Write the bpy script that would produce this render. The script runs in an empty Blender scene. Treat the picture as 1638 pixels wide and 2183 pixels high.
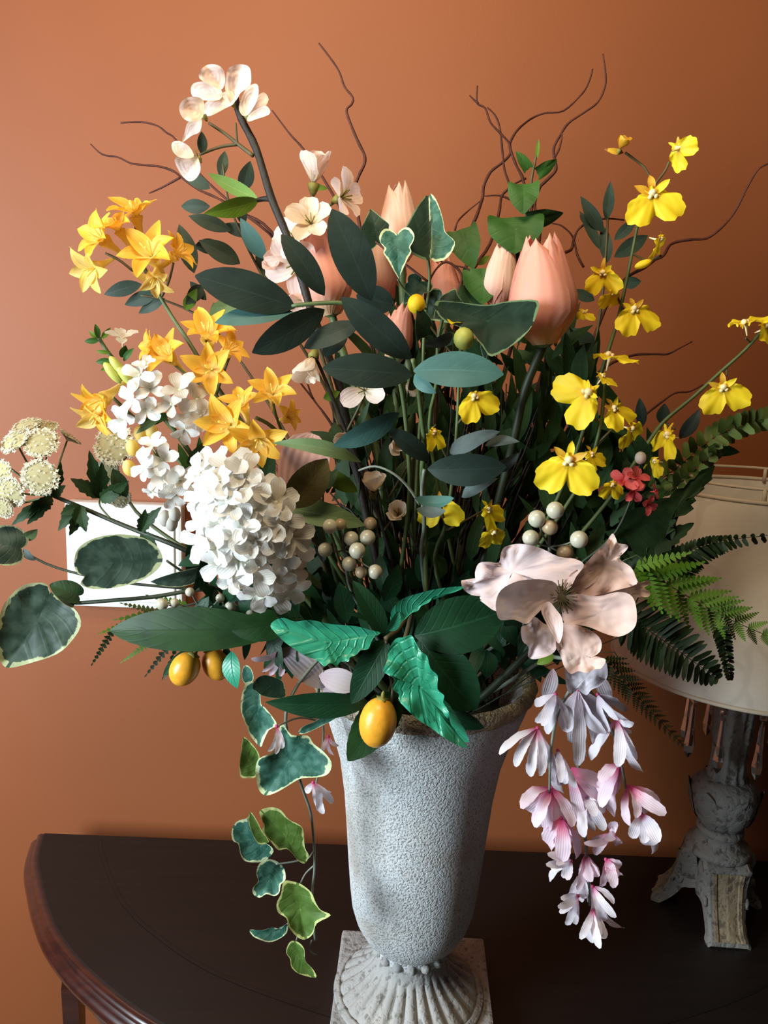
import bpy, math, random
from mathutils import Vector, Matrix, noise
random.seed(7)
sc = bpy.context.scene
PI = math.pi
# ------------------------------------------------------------------ camera
W, H, F = 1638, 2183, 1640.0
ZT = 0.75                                   # table top height
CAMLOC = Vector((0, -0.952, ZT + 0.62))
PITCH, ROLL = math.radians(10.6), math.radians(2.2)
FWD = Vector((0, math.cos(PITCH), -math.sin(PITCH)))
R0 = Vector((1, 0, 0)); U0 = R0.cross(FWD)
RT = R0 * math.cos(ROLL) + U0 * math.sin(ROLL)
UP = U0 * math.cos(ROLL) - R0 * math.sin(ROLL)
cd = bpy.data.cameras.new('camera'); cam = bpy.data.objects.new('camera', cd)
sc.collection.objects.link(cam); sc.camera = cam
cam.matrix_world = Matrix(((RT.x, UP.x, -FWD.x, CAMLOC.x), (RT.y, UP.y, -FWD.y, CAMLOC.y), (RT.z, UP.z, -FWD.z, CAMLOC.z), (0, 0, 0, 1)))
cd.sensor_fit = 'VERTICAL'; cd.sensor_height = 36.0; cd.lens = F / H * 36.0
cd.clip_start = 0.02
# ------------------------------------------------------------------ world, light, exposure
sc.view_settings.view_transform = 'Standard'; sc.view_settings.look = 'None'
sc.view_settings.gamma = 1.0; sc.view_settings.exposure = 0.0
wd = bpy.data.worlds.new('room_ambience'); sc.world = wd; wd.use_nodes = True
bgn = wd.node_tree.nodes['Background']
bgn.inputs[0].default_value = (0.75, 0.68, 0.62, 1); bgn.inputs[1].default_value = 0.03
def area(name, loc, to, sx, sy, power, col):
    l = bpy.data.lights.new(name, 'AREA'); l.shape = 'RECTANGLE'; l.size = sx; l.size_y = sy
    l.energy = power; l.color = col
    o = bpy.data.objects.new(name, l); sc.collection.objects.link(o)
    o.location = loc
    o.rotation_euler = (Vector(to) - Vector(loc)).to_track_quat('-Z', 'Y').to_euler()
    return o
area('window_daylight', (-1.22, -1.08, 1.34), (0.10, -0.34, 0.90), 0.45, 0.75, 44, (0.79, 0.92, 1.0))
area('upper_front_light', (-0.15, -0.72, 1.96), (-0.08, 0.0, 1.66), 0.35, 0.3, 6.8, (1.0, 0.80, 0.52))
# ------------------------------------------------------------------ placing helpers
XU, YU = 0.042, -0.295                      # urn axis
def V(px, py, d=0.0):
    """point d metres in front of the urn's axis plane on the sight line of a photo pixel"""
    r = FWD + RT * ((px - W / 2) / F) - UP * ((py - H / 2) / F)
    return CAMLOC + r * ((YU - d - CAMLOC.y) / r.y)
def M_(px, p): return px * (p - CAMLOC).dot(FWD) / F
def view_dir(r, u, f): return (RT * r + UP * u - FWD * f).normalized()
FOAM = Vector((XU, YU, ZT + 0.318))
def foam_pt(k):
    a = k * 2.39996; r = 0.012 + 0.058 * ((k * 0.618) % 1.0)
    return FOAM + Vector((r * math.cos(a), r * math.sin(a), -0.012))
_foam_k = [0]
# ------------------------------------------------------------------ objects
class Thing:
    def __init__(s, name, label, cat, base=None, group=None, kind=None):
        if base is None:
            _foam_k[0] += 1; base = foam_pt(_foam_k[0])
        s.base = Vector(base); s.root = bpy.data.objects.new(name, None)
        s.root.empty_display_size = 0.02
        sc.collection.objects.link(s.root); s.root.location = s.base
        s.root['label'] = label; s.root['category'] = cat
        if group: s.root['group'] = group
        if kind: s.root['kind'] = kind
        s.wm = {}
    def part(s, name, me, mat, parent=None, Wm=None, label=None):
        """me: mesh in its own space, Wm: its world matrix"""
        if Wm is None: Wm = Matrix.Translation(s.base)
        o = bpy.data.objects.new(name, me)
        sc.collection.objects.link(o)
        if parent is None:
            o.parent = s.root; o.matrix_basis = Matrix.Translation(-s.base) @ Wm
        else:
            o.parent = parent; o.matrix_basis = s.wm[parent.name].inverted() @ Wm
        s.wm[o.name] = Wm
        if mat is not None:
            if not me.materials: me.materials.append(mat)
            elif me.materials[0] != mat:
                o.material_slots[0].link = 'OBJECT'; o.material_slots[0].material = mat
        if label: o['label'] = label
        return o
    def raw(s, name, verts, faces, mat, uvs=None, parent=None, smooth=True, label=None):
        """world-space vertices"""
        return s.part(name, mesh([Vector(v) - s.base for v in verts], faces, uvs, smooth), mat, parent, Matrix.Translation(s.base), label)
def mesh(verts, faces, uvs=None, smooth=True):
    me = bpy.data.meshes.new('shape')
    me.from_pydata([tuple(v) for v in verts], [], faces)
    if uvs is not None:
        ul = me.uv_layers.new(name='UVMap')
        fl = []
        for p in me.polygons:
            for vi in p.vertices: fl.extend(uvs[vi])
        ul.data.foreach_set('uv', fl)
    if smooth: me.polygons.foreach_set('use_smooth', [True] * len(me.polygons))
    me.update(); return me
class MB:
    def __init__(s): s.v = []; s.f = []; s.uv = []
    def add(s, v, f, uv=None):
        n = len(s.v); s.v += [Vector(a) for a in v]; s.f += [tuple(i + n for i in q) for q in f]
        s.uv += uv if uv is not None else [(0.5, 0.5)] * len(v)
    def mesh(s, smooth=True): return mesh(s.v, s.f, s.uv, smooth)
def grid_faces(nv, nu, wrap=False):
    n = nu if wrap else nu + 1; f = []
    for j in range(nv):
        for i in range(nu):
            a = j * n + i; b = j * n + (i + 1) % n
            f.append((a, b, b + n, a + n))
    return f
def catmull(P, sub):
    out = []
    n = len(P)
    for i in range(n - 1):
        p0 = P[max(i - 1, 0)]; p1 = P[i]; p2 = P[i + 1]; p3 = P[min(i + 2, n - 1)]
        for k in range(sub):
            t = k / sub
            out.append(0.5 * ((2 * p1) + (p2 - p0) * t + (2 * p0 - 5 * p1 + 4 * p2 - p3) * t * t + (3 * p1 - p0 - 3 * p2 + p3) * t ** 3))
    out.append(P[-1]); return out
def tube_geo(P, r0, r1, n=6, sub=4, wob=0.0):
    P = [Vector(p) for p in P]
    if len(P) > 2 and sub > 1: P = catmull(P, sub)
    m = len(P); v = []; uv = []
    t = (P[1] - P[0]).normalized()
    x = t.orthogonal().normalized()
    for i, p in enumerate(P):
        t = (P[min(i + 1, m - 1)] - P[max(i - 1, 0)])
        if t.length < 1e-9: t = Vector((0, 0, 1))
        t.normalize(); x = (x - t * x.dot(t)).normalized(); y = t.cross(x)
        r = r0 + (r1 - r0) * i / (m - 1)
        if wob: r *= 1 + wob * noise.noise(p * 160)
        for k in range(n):
            a = 2 * PI * k / n
            v.append(p + (x * math.cos(a) + y * math.sin(a)) * r); uv.append((k / n, i / (m - 1)))
    f = grid_faces(m - 1, n, True)
    f.append(tuple(range(n))[::-1]); f.append(tuple(range((m - 1) * n, m * n)))
    return v, f, uv
def tube(T, name, P, r0, r1, mat, n=6, sub=4, parent=None, wob=0.0, label=None):
    v, f, uv = tube_geo(P, r0, r1, n, sub, wob)
    return T.raw(name, v, f, mat, uv, parent, True, label)
def lathe_geo(prof, n=48, mod=None):
    v = []; uv = []
    for j, (r, z) in enumerate(prof):
        for k in range(n):
            a = 2 * PI * k / n
            rr = r * (mod(a, z, j) if mod else 1)
            v.append(Vector((rr * math.cos(a), rr * math.sin(a), z))); uv.append((k / n, j / len(prof)))
    return v, grid_faces(len(prof) - 1, n, True), uv
def sphere_geo(c, rx, ry=None, rz=None, nu=14, nv=9, mtx=None):
    ry = ry or rx; rz = rz or rx; v = []; uv = []
    for j in range(nv + 1):
        th = PI * (0.02 + 0.96 * j / nv)
        for k in range(nu):
            a = 2 * PI * k / nu
            p = Vector((rx * math.sin(th) * math.cos(a), ry * math.sin(th) * math.sin(a), rz * math.cos(th)))
            if mtx: p = mtx @ p
            v.append(Vector(c) + p); uv.append((k / nu, j / nv))
    f = grid_faces(nv, nu, True); f.append(tuple(range(nu))[::-1]); f.append(tuple(range(nv * nu, nv * nu + nu)))
    return v, f, uv
def box_geo(x0, x1, y0, y1, z0, z1, bev=0.0):
    import bmesh
    bm = bmesh.new(); bmesh.ops.create_cube(bm, size=1)
    for q in bm.verts: q.co = Vector(((x0 + x1) / 2 + q.co.x * (x1 - x0), (y0 + y1) / 2 + q.co.y * (y1 - y0), (z0 + z1) / 2 + q.co.z * (z1 - z0)))
    if bev: bmesh.ops.bevel(bm, geom=bm.edges[:], offset=bev, segments=2, profile=0.6, affect='EDGES')
    bm.verts.index_update()
    v = [q.co.copy() for q in bm.verts]; f = [tuple(q.index for q in p.verts) for p in bm.faces]; bm.free()
    return v, f
def basis(x, y, z, loc, s=1.0):
    return Matrix(((x.x * s, y.x * s, z.x * s, loc.x), (x.y * s, y.y * s, z.y * s, loc.y), (x.z * s, y.z * s, z.z * s, loc.z), (0, 0, 0, 1)))
def facing(P, d, roll=0.0, s=1.0):
    """matrix whose Z looks along d, Y as near image-up as possible, turned by roll degrees"""
    z = d.normalized(); y = UP - z * UP.dot(z)
    if y.length < 0.15: y = -FWD - z * (-FWD).dot(z)
    y.normalize(); x = y.cross(z)
    return basis(x, y, z, P, s) @ Matrix.Rotation(math.radians(roll), 4, 'Z')
# ------------------------------------------------------------------ leaf and petal geometry
PROF = {
 'lance': lambda t: math.sin(PI * t ** 0.85) ** 0.85,
 'ell': lambda t: max(0, 4 * t * (1 - t)) ** 0.74,
 'ovate': lambda t: 1.62 * t ** 0.45 * (1 - t) ** 0.75,
 'obov': lambda t: 1.55 * t ** 0.75 * (1 - t) ** 0.38,
 'fan': lambda t: min(1, 0.12 + 1.15 * t ** 0.85) * (1 - t ** 7) ** 0.5,
 'tongue': lambda t: (0.25 + 0.75 * min(1, t * 1.5)) * (1 - t ** 5) ** 0.5,
 'point': lambda t: (0.35 + 0.65 * math.sin(min(1, t * 1.7) * PI / 2)) * (1 - t ** 2.2) ** 0.8,
 'strap': lambda t: (1 - (2 * t - 1) ** 6) ** 0.5 * (1 - 0.35 * t),
}
def leaf_geo(L, Wd, prof='lance', fold=0.15, bend=0.1, nv=10, nu=6, serr=0.0, nserr=11, wave=0.0, wf=3.0, ph=0.0, cup=0.0, twist=0.0, skew=0.0):
    """blade in local space: y along, x across, z normal; ends of the midrib stay at 0 and L"""
    fn = PROF[prof]; v = []; uv = []
    for j in range(nv + 1):
        t = j / nv; tt = min(max(t, 0.004), 0.996); w = Wd / 2 * fn(tt)
        tw = twist * (t - 0.5)
        for i in range(nu + 1):
            s = 2 * i / nu - 1
            e = 1.0
            if serr and abs(s) > 0.98: e = 1 + serr * (((tt * nserr) % 1.0) - 0.5)
            x = s * w * e
            z = fold * abs(x) + cup * x * x / max(Wd, 1e-6) + bend * L * 4 * t * (1 - t)
            z += wave * Wd * math.sin(wf * PI * t + ph + (1.3 if s > 0 else 0)) * s * s * min(1, 3 * t)
            c, sn = math.cos(tw), math.sin(tw)
            z0 = bend * L * 4 * t * (1 - t)
            x, z = x * c - (z - z0) * sn, z0 + x * sn + (z - z0) * c
            v.append(Vector((x + skew * L * 4 * t * (1 - t), L * t, z))); uv.append((s * 0.5 + 0.5, t))
    return v, grid_faces(nv, nu), uv
IVY = [(0, 0), (.16, -.13), (.36, -.13), (.50, .05), (.47, .20), (.37, .32), (.40, .43), (.29, .58), (.17, .76), (0, 1)]
IVY5 = [(0, 0), (.20, -.10), (.45, -.08), (.42, .12), (.62, .40), (.40, .47), (.26, .62), (.16, .82), (0, 1)]
CORD = [(0, .06), (.14, -.03), (.34, .0), (.48, .18), (.50, .40), (.42, .62), (.26, .82), (.1, .96), (0, 1)]
SHIELD = [(0, 0), (.25, .02), (.48, -.04), (.50, .25), (.46, .5), (.30, .74), (.12, .92), (0, 1)]
def lobed_geo(L, Wd, outline, fold=0.2, bend=0.08, wob=0.05, ph=0.0, rings=(0.35, 0.65, 0.84, 1.0)):
    hp = catmull([Vector((x, y, 0)) for x, y in outline], 3)
    full = hp + [Vector((-p.x, p.y, 0)) for p in hp[-2:0:-1]]
    c = Vector((0, 0.36, 0)); v = []; uv = []; n = len(full)
    def zf(x, y): return fold * abs(x) * Wd + bend * L * 4 * y * (1 - y) + wob * Wd * math.sin(5 * y + 7 * x + ph) * (abs(x) * 2)
    v.append(Vector((0, c.y * L, zf(0, c.y)))); uv.append((0.5, c.y))
    for r in rings:
        for p in full:
            q = c + (p - c) * r
            v.append(Vector((q.x * Wd, q.y * L, zf(q.x, q.y)))); uv.append((0.5 + 0.5 * r * (1 if q.x >= 0 else -1), q.y))
    f = []
    for k in range(n): f.append((0, 1 + k, 1 + (k + 1) % n))
    for j in range(len(rings) - 1):
        a = 1 + j * n; b = a + n
        for k in range(n): f.append((a + k, b + k, b + (k + 1) % n, a + (k + 1) % n))
    return v, f, uv
def blade_frame(b, t, d, roll):
    if isinstance(d, (int, float)): d = (d, d)
    B = V(b[0], b[1], d[0]); Tp = V(t[0], t[1], d[1])
    y = Tp - B; L = y.length; y.normalize()
    n = (CAMLOC - (B + Tp) / 2).normalized(); z = (n - y * n.dot(y)).normalized()
    z = Matrix.Rotation(math.radians(roll), 3, y) @ z
    x = y.cross(z); x.normalize()
    return B, L, basis(x, y, z, B), M_(1, (B + Tp) / 2)
def leaf(T, mat, b, t, w, d, roll=0.0, name='leaf', shape=None, parent=None, label=None, **kw):
    """blade from photo point b to photo point t, w pixels wide seen square on, at depth(s) d"""
    B, L, Mx, mpp = blade_frame(b, t, d, roll)
    if shape: v, f, uv = lobed_geo(L, w * mpp, shape, **kw)
    else: v, f, uv = leaf_geo(L, w * mpp, **kw)
    return T.raw(name, [Mx @ p for p in v], f, mat, uv, parent, True, label)
def stem(T, pts, r0, r1, mat, name='stem', to_base=True, n=6, sub=4, parent=None, wob=0.0, drop=0.12):
    """pts: (px, py, d) from the tip; runs on down into the urn"""
    P = [V(*p) for p in pts]
    if to_base: P += [P[-1].lerp(T.base, 0.6) + Vector((0, 0, -0.01)), T.base]
    return tube(T, name, P, r0, r1, mat, n, sub, parent, wob)
def closed_curve(P, sub):
    n = len(P); out = []
    for i in range(n):
        p0, p1, p2, p3 = P[i - 1], P[i], P[(i + 1) % n], P[(i + 2) % n]
        for k in range(sub):
            t = k / sub
            out.append(0.5 * ((2 * p1) + (p2 - p0) * t + (2 * p0 - 5 * p1 + 4 * p2 - p3) * t * t + (3 * p1 - p0 - 3 * p2 + p3) * t ** 3))
    return out
def blade(T, mat, outline, base, tip, d, fold=0.0, cup=0.0, ruff=0.0, seed=0.0, name='leaf', parent=None, crop=None, sub=3, lift=0.0):
    """curved blade with an irregular outline: base/tip set the midrib, d their depths; fold lifts the sides, cup curls the rim towards the viewer, ruff crumples it"""
    if crop: outline = [(crop[0] + x / crop[2], crop[1] + y / crop[2]) for x, y in outline]
    O = closed_curve([Vector((x, y)) for x, y in outline], sub); n = len(O)
    b, t = Vector(base), Vector(tip); ax = t - b; L = ax.length; ax.normalize(); nx = Vector((-ax.y, ax.x))
    c = sum(O, Vector((0, 0))) / n; mw = max(abs((p - b).dot(nx)) for p in O) or 1
    v = []; uv = []; rings = (0.0, 0.3, 0.55, 0.75, 0.9, 1.0)
    def add(p, r, side):
        al = (p - b).dot(ax) / L; ac = abs((p - b).dot(nx)) / mw
        q = V(p.x, p.y, d[0]); m = M_(1, q) * mw
        dd = d[0] + (d[1] - d[0]) * min(1.2, max(-.2, al)) + fold * ac * m + cup * r * r * m + lift * m * 4 * min(1, max(0, al)) * (1 - min(1, max(0, al)))
        if ruff: dd += ruff * m * r * (noise.noise(Vector((p.x * .028, p.y * .028, seed))) + .6 * noise.noise(Vector((p.x * .07, p.y * .07, seed + 5))))
        v.append(V(p.x, p.y, dd)); uv.append((0.5 + 0.5 * r * side, min(1, max(0, al))))
    add(c, 0, 1)
    for r in rings[1:]:
        for p in O: add(c + (p - c) * r, r, 1 if (p - b).dot(nx) >= 0 else -1)
    f = [(0, 1 + k, 1 + (k + 1) % n) for k in range(n)]
    for j in range(len(rings) - 2):
        a_ = 1 + j * n; b_ = a_ + n
        f += [(a_ + k, b_ + k, b_ + (k + 1) % n, a_ + (k + 1) % n) for k in range(n)]
    return T.raw(name, v, f, mat, uv, parent)
def petal_geo(Wd, prof, a0, a1, cup=0.3, ruff=0.0, nv=6, nu=4, rf=3.0, ph=0.0, L=1.0):
    """petal of length ~1 growing along +Y from the origin, elevation (deg, towards +Z) from a0 at base to a1 at tip"""
    fn = PROF[prof]; v = []; uv = []; y = z = 0.0
    for j in range(nv + 1):
        t = j / nv; a = math.radians(a0 + (a1 - a0) * t)
        if j: y += math.cos(a) * L / nv; z += math.sin(a) * L / nv
        w = Wd / 2 * fn(min(max(t, 0.01), 0.99))
        for i in range(nu + 1):
            s = 2 * i / nu - 1
            off = cup * s * s * w + ruff * math.sin(rf * PI * t + ph + s * 2) * s * s
            v.append(Vector((s * w, y - math.sin(a) * off, z + math.cos(a) * off))); uv.append((s * .5 + .5, t))
    return v, grid_faces(nv, nu), uv
_pm = {}
def petal_mesh(key, *a, **k):
    if key not in _pm: _pm[key] = mesh(*petal_geo(*a, **k))
    return _pm[key]
# ------------------------------------------------------------------ materials
def lin(hx):
    c = [int(hx[i:i + 2], 16) / 255 for i in (1, 3, 5)]
    return tuple(x / 12.92 if x <= 0.04045 else ((x + 0.055) / 1.055) ** 2.4 for x in c) + (1,)
class NT:
    def __init__(s, name):
        s.m = bpy.data.materials.new(name); s.m.use_nodes = True; s.t = s.m.node_tree
        s.b = s.t.nodes['Principled BSDF']; s.out = s.t.nodes['Material Output']
    def n(s, typ, **k):
        q = s.t.nodes.new(typ)
        for a, v in k.items(): setattr(q, a, v)
        return q
    def link(s, a, b): s.t.links.new(a, b)
    def val(s, sock, v):
        if hasattr(v, 'is_linked'): s.link(v, sock)
        else: sock.default_value = v
    def math(s, op, a, b=0.0, c=0.0):
        q = s.n('ShaderNodeMath', operation=op)
        for i, x in enumerate((a, b, c)): s.val(q.inputs[i], x)
        return q.outputs[0]
    def mix(s, f, a, b):
        q = s.n('ShaderNodeMix', data_type='RGBA')
        s.val(q.inputs[0], f); s.val(q.inputs[6], a); s.val(q.inputs[7], b); return q.outputs[2]
    def step(s, x, lo, hi):
        q = s.n('ShaderNodeMapRange', interpolation_type='SMOOTHSTEP')
        s.val(q.inputs[0], x); q.inputs[1].default_value = lo; q.inputs[2].default_value = hi; return q.outputs[0]
    def noise(s, scale, detail=3, coord='Object', rough=0.5):
        tc = s.n('ShaderNodeTexCoord'); q = s.n('ShaderNodeTexNoise')
        q.inputs['Scale'].default_value = scale; q.inputs['Detail'].default_value = detail; q.inputs['Roughness'].default_value = rough
        s.link(tc.outputs[coord], q.inputs['Vector']); return q.outputs['Fac']
    def uv(s):
        u = s.n('ShaderNodeUVMap'); p = s.n('ShaderNodeSeparateXYZ'); s.link(u.outputs[0], p.inputs[0]); return p.outputs[0], p.outputs[1]
    def bump(s, h, strength, dist=0.002):
        q = s.n('ShaderNodeBump'); q.inputs['Strength'].default_value = strength; q.inputs['Distance'].default_value = dist
        s.link(h, q.inputs['Height']); s.link(q.outputs[0], s.b.inputs['Normal']); return q.outputs[0]
    def set(s, col=None, rough=None, **k):
        if col is not None: s.val(s.b.inputs['Base Color'], col)
        if rough is not None: s.val(s.b.inputs['Roughness'], rough)
        for a, v in k.items(): s.val(s.b.inputs[a.replace('_', ' ')], v)
    def translucent(s, col, fac, nrm=None):
        tr = s.n('ShaderNodeBsdfTranslucent'); s.val(tr.inputs[0], col)
        mx = s.n('ShaderNodeMixShader'); mx.inputs[0].default_value = fac
        s.link(s.b.outputs[0], mx.inputs[1]); s.link(tr.outputs[0], mx.inputs[2]); s.link(mx.outputs[0], s.out.inputs[0])
def plain(name, col, rough=0.5, var=0.0, scale=60, bump=0.0, **k):
    n = NT(name); c = lin(col)
    f = n.noise(scale)
    if var: c = n.mix(n.step(f, 0.3, 0.7), tuple(x * (1 - var) for x in c[:3]) + (1,), tuple(min(1, x * (1 + var)) for x in c[:3]) + (1,))
    n.set(c, rough, **k)
    if bump: n.bump(f, bump)
    return n.m
def leafmat(name, c1, c2, margin=None, mw=0.2, rough=0.42, spec=0.18, trans=0.12, rib=None, vein=0.25, nv=9, mott=40):
    n = NT(name); u, v = n.uv()
    e = n.math('ABSOLUTE', n.math('MULTIPLY_ADD', u, 2.0, -1.0))
    f = n.noise(mott, 4)
    col = n.mix(n.step(f, 0.38, 0.62), lin(c1), lin(c2))
    if margin:
        ee = n.math('MULTIPLY_ADD', f, 0.35, n.math('ADD', e, -0.175))
        col = n.mix(n.step(ee, 1 - mw * 1.15, 1 - mw * 0.75), col, lin(margin))
    if rib: col = n.mix(n.math('MULTIPLY', n.math('SUBTRACT', 1.0, n.step(e, 0.02, 0.07)), 0.55), col, lin(rib))
    n.set(col, rough, Specular_IOR_Level=spec)
    w = n.math('SINE', n.math('MULTIPLY', n.math('MULTIPLY_ADD', e, -0.28, v), 2 * PI * nv))
    hgt = n.math('ADD', n.math('MULTIPLY', n.step(w, 0.6, 1.0), -0.6), n.math('MULTIPLY', n.step(e, 0.0, 0.08), 0.8))
    n.bump(hgt, vein, 0.0015)
    if trans: n.translucent(col, trans)
    return n.m
def petalmat(name, c0, c1, lo=0.1, hi=0.6, rough=0.55, trans=0.3, streak=0.1, spot=None, spotf=0.6):
    n = NT(name); u, v = n.uv()
    col = n.mix(n.step(v, lo, hi), lin(c0), lin(c1))
    f = n.noise(90, 3)
    if spot: col = n.mix(n.step(f, spotf - 0.03, spotf + 0.03), col, lin(spot))
    s = n.math('SINE', n.math('MULTIPLY', u, 40.0))
    if streak: col = n.mix(n.math('MULTIPLY', n.step(s, 0.2, 1.0), streak), col, n.mix(0.5, col, lin(c0)))
    n.set(col, rough)
    n.bump(n.math('MULTIPLY_ADD', f, 0.8, s), 0.12, 0.0008)
    n.translucent(col, trans)
    return n.m
MAT = {}
def build_materials():
    M = MAT
    n = NT('terracotta_wall_paint')
    f = n.noise(3.0, 4); g = n.noise(220, 3)
    n.set(n.mix(n.step(f, 0.3, 0.7), lin('#8a4a24'), lin('#904e27')), 0.62)
    n.bump(g, 0.08, 0.001); M['wall'] = n.m
    M['floor'] = plain('oak_floor', '#6a4a34', 0.5, 0.25, 6)
    M['board'] = plain('painted_baseboard', '#d8d2c6', 0.45, 0.03, 20)
    # dark mahogany
    def wood(name, c1, c2, rough, coat):
        n = NT(name); tc = n.n('ShaderNodeTexCoord'); mp = n.n('ShaderNodeMapping'); mp.inputs['Scale'].default_value = (4, 60, 60)
        q = n.n('ShaderNodeTexNoise'); q.inputs['Scale'].default_value = 2.0; q.inputs['Detail'].default_value = 6
        n.link(tc.outputs['Object'], mp.inputs[0]); n.link(mp.outputs[0], q.inputs['Vector'])
        n.set(n.mix(n.step(q.outputs['Fac'], 0.3, 0.7), lin(c1), lin(c2)), rough, Coat_Weight=coat, Coat_Roughness=0.18)
        return n.m
    M['table'] = wood('dark_mahogany_top', '#0c0706', '#140b09', 0.5, 0.06)
    M['table_edge'] = wood('mahogany_moulding', '#2a100b', '#3c1710', 0.28, 0.8)
    M['inlay'] = wood('dark_inlay_line', '#0a0605', '#0d0807', 0.5, 0.1)
    # urn
    def stone(name, c1, c2, dark, sc, bstr, dist=0.0022, warm=None, lo=0.44, amt=0.75):
        n = NT(name)
        f = n.noise(sc, 2, rough=0.6); big = n.noise(9, 3)
        col = n.mix(n.step(big, 0.35, 0.65), lin(c1), lin(c2))
        col = n.mix(n.math('MULTIPLY', n.math('SUBTRACT', 1.0, n.step(f, lo - 0.1, lo)), amt), col, lin(dark))
        if warm: col = n.mix(n.math('MULTIPLY', n.step(n.noise(16, 4), 0.52, 0.68), 0.5), col, lin(warm))
        n.set(col, 0.8, Specular_IOR_Level=0.3)
        n.bump(n.step(f, 0.3, 0.62), bstr, dist); return n.m
    M['urn'] = stone('crackled_grey_plaster', '#c6cacc', '#cecfcd', '#6a645e', 520, 0.6, 0.0013, lo=0.46, amt=0.62, warm='#b0a494')
    M['urn_foot'] = stone('worn_grey_stone', '#9c9996', '#adaaa6', '#6a655f', 150, 0.4, 0.0015, warm='#857868')
    M['urn_rim'] = stone('tan_worn_rim', '#a89a86', '#9a8f80', '#6a6058', 300, 0.9, warm='#b09a6c')
    M['foam'] = plain('dark_moss', '#12160c', 0.95, 0.5, 90, 0.8)
    # lamp
    M['lamp'] = stone('lamp_carved_grey_wood', '#6f6c68', '#7c7872', '#3c3834', 110, 0.5, 0.002, warm='#6e6252')
    M['lamp_panel'] = stone('lamp_tan_panel', '#7a6c58', '#84745e', '#4a4238', 110, 0.5, 0.002)
    n = NT('cream_lampshade_fabric')
    vor = n.n('ShaderNodeTexVoronoi', feature='DISTANCE_TO_EDGE'); vor.inputs['Scale'].default_value = 13
    tc = n.n('ShaderNodeTexCoord'); nz = n.n('ShaderNodeTexNoise'); nz.inputs['Scale'].default_value = 9
    n.link(tc.outputs['Object'], nz.inputs['Vector'])
    add = n.n('ShaderNodeMix', data_type='RGBA'); add.inputs[0].default_value = 0.12
    n.link(tc.outputs['Object'], add.inputs[6]); n.link(nz.outputs['Color'], add.inputs[7]); n.link(add.outputs[2], vor.inputs['Vector'])
    line = n.math('SUBTRACT', 1.0, n.step(vor.outputs['Distance'], 0.012, 0.05))
    blot = n.step(n.noise(11, 2), 0.54, 0.60)
    col = n.mix(n.math('MULTIPLY', blot, 0.25), lin('#f6efe4'), lin('#e2d8ca'))
    col = n.mix(n.math('MULTIPLY', line, 0.16), col, lin('#b8aa98'))
    n.set(col, 0.8); n.translucent(col, 0.45); M['shade'] = n.m
    M['shade_trim'] = plain('shade_trim', '#cbbba6', 0.6)
    M['metal'] = plain('aged_steel', '#a49a90', 0.35, Metallic=0.9)
    n = NT('clear_crystal'); n.set((0.95, 0.93, 0.93, 1), 0.03, Transmission_Weight=1.0, IOR=1.5); M['crystal'] = n.m
    M['white'] = plain('white_plastic', '#e6e4e0', 0.4)
    M['white2'] = plain('soft_white_plastic', '#e2e0dc', 0.42)
    # stems
    M['twig'] = plain('reddish_twig_bark', '#45190b', 0.7, 0.3, 120, 0.3)
    M['bark'] = plain('dark_branch_bark', '#1c1510', 0.65, 0.3, 140, 0.4)
    M['stem'] = plain('green_stem', '#4c5c33', 0.55, 0.15, 80)
    M['stem_dk'] = plain('dark_green_stem', '#26301c', 0.55, 0.2, 80)
    M['stem_br'] = plain('brown_green_stem', '#4c4426', 0.6, 0.2, 80)
    M['stem_gr'] = plain('grey_green_stem', '#6d7468', 0.5, 0.2, 80)
    # leaves
    M['ruscus'] = leafmat('dark_blue_green_leaf', '#222e28', '#28352e', rough=0.5, trans=0.02, rib='#2e3c34', vein=0.06, nv=6)
    M['ruscus_teal'] = leafmat('teal_green_leaf', '#3c5f5a', '#446a64', rough=0.5, trans=0.04, rib='#4a726c', vein=0.06, nv=6)
    M['grey_leaf'] = leafmat('grey_green_leaf', '#424c4a', '#525e5c', rough=0.6, trans=0.05, vein=0.12)
    M['citrus'] = leafmat('lit_emerald_leaf', '#2b8a68', '#369a78', rough=0.33, spec=0.5, trans=0.05, rib='#236e52', vein=0.5, nv=8)  # kumquat leaf green brightened, light on the leaves put into the colour
    M['citrus_dk'] = leafmat('deep_green_leaf', '#12301c', '#163821', rough=0.45, trans=0.03, rib='#1c4228', vein=0.2, nv=8)
    M['broad'] = leafmat('dark_broad_leaf', '#163010', '#1d3a16', rough=0.45, trans=0.03, rib='#142c10', vein=0.08, nv=7)
    M['pothos'] = leafmat('mottled_grey_green_leaf', '#2a3a30', '#3d4e42', margin='#a3ab84', mw=0.08, rough=0.42, trans=0.04, rib='#3c4c42', vein=0.15, nv=6, mott=90)
    M['ivy'] = leafmat('teal_ivy_leaf', '#2d5a4c', '#487566', margin='#c6d4a8', mw=0.10, rough=0.5, trans=0.07, rib='#5c8674', vein=0.2, nv=5, mott=150)
    M['ivy_ol'] = leafmat('olive_ivy_leaf', '#4a662a', '#587638', margin='#b9c07c', mw=0.10, rough=0.5, trans=0.12, rib='#7c9254', vein=0.2, nv=5, mott=110)
    M['ivy_dk'] = leafmat('dark_ivy_leaf', '#1c2e20', '#263a2c', margin='#6f8660', mw=0.06, rough=0.5, trans=0.03, rib='#30463a', vein=0.12, nv=5)
    M['green'] = leafmat('mid_green_leaf', '#2f5320', '#385e28', rough=0.5, trans=0.1, rib='#4f7038', vein=0.15, nv=5)
    M['green_dk'] = leafmat('forest_green_leaf', '#20361a', '#284022', rough=0.55, trans=0.06, rib='#344a2c', vein=0.15, nv=5)
    M['pale'] = leafmat('pale_green_leaf', '#586f48', '#667d55', rough=0.5, trans=0.15, rib='#768c62', vein=0.15, nv=5)
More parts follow.
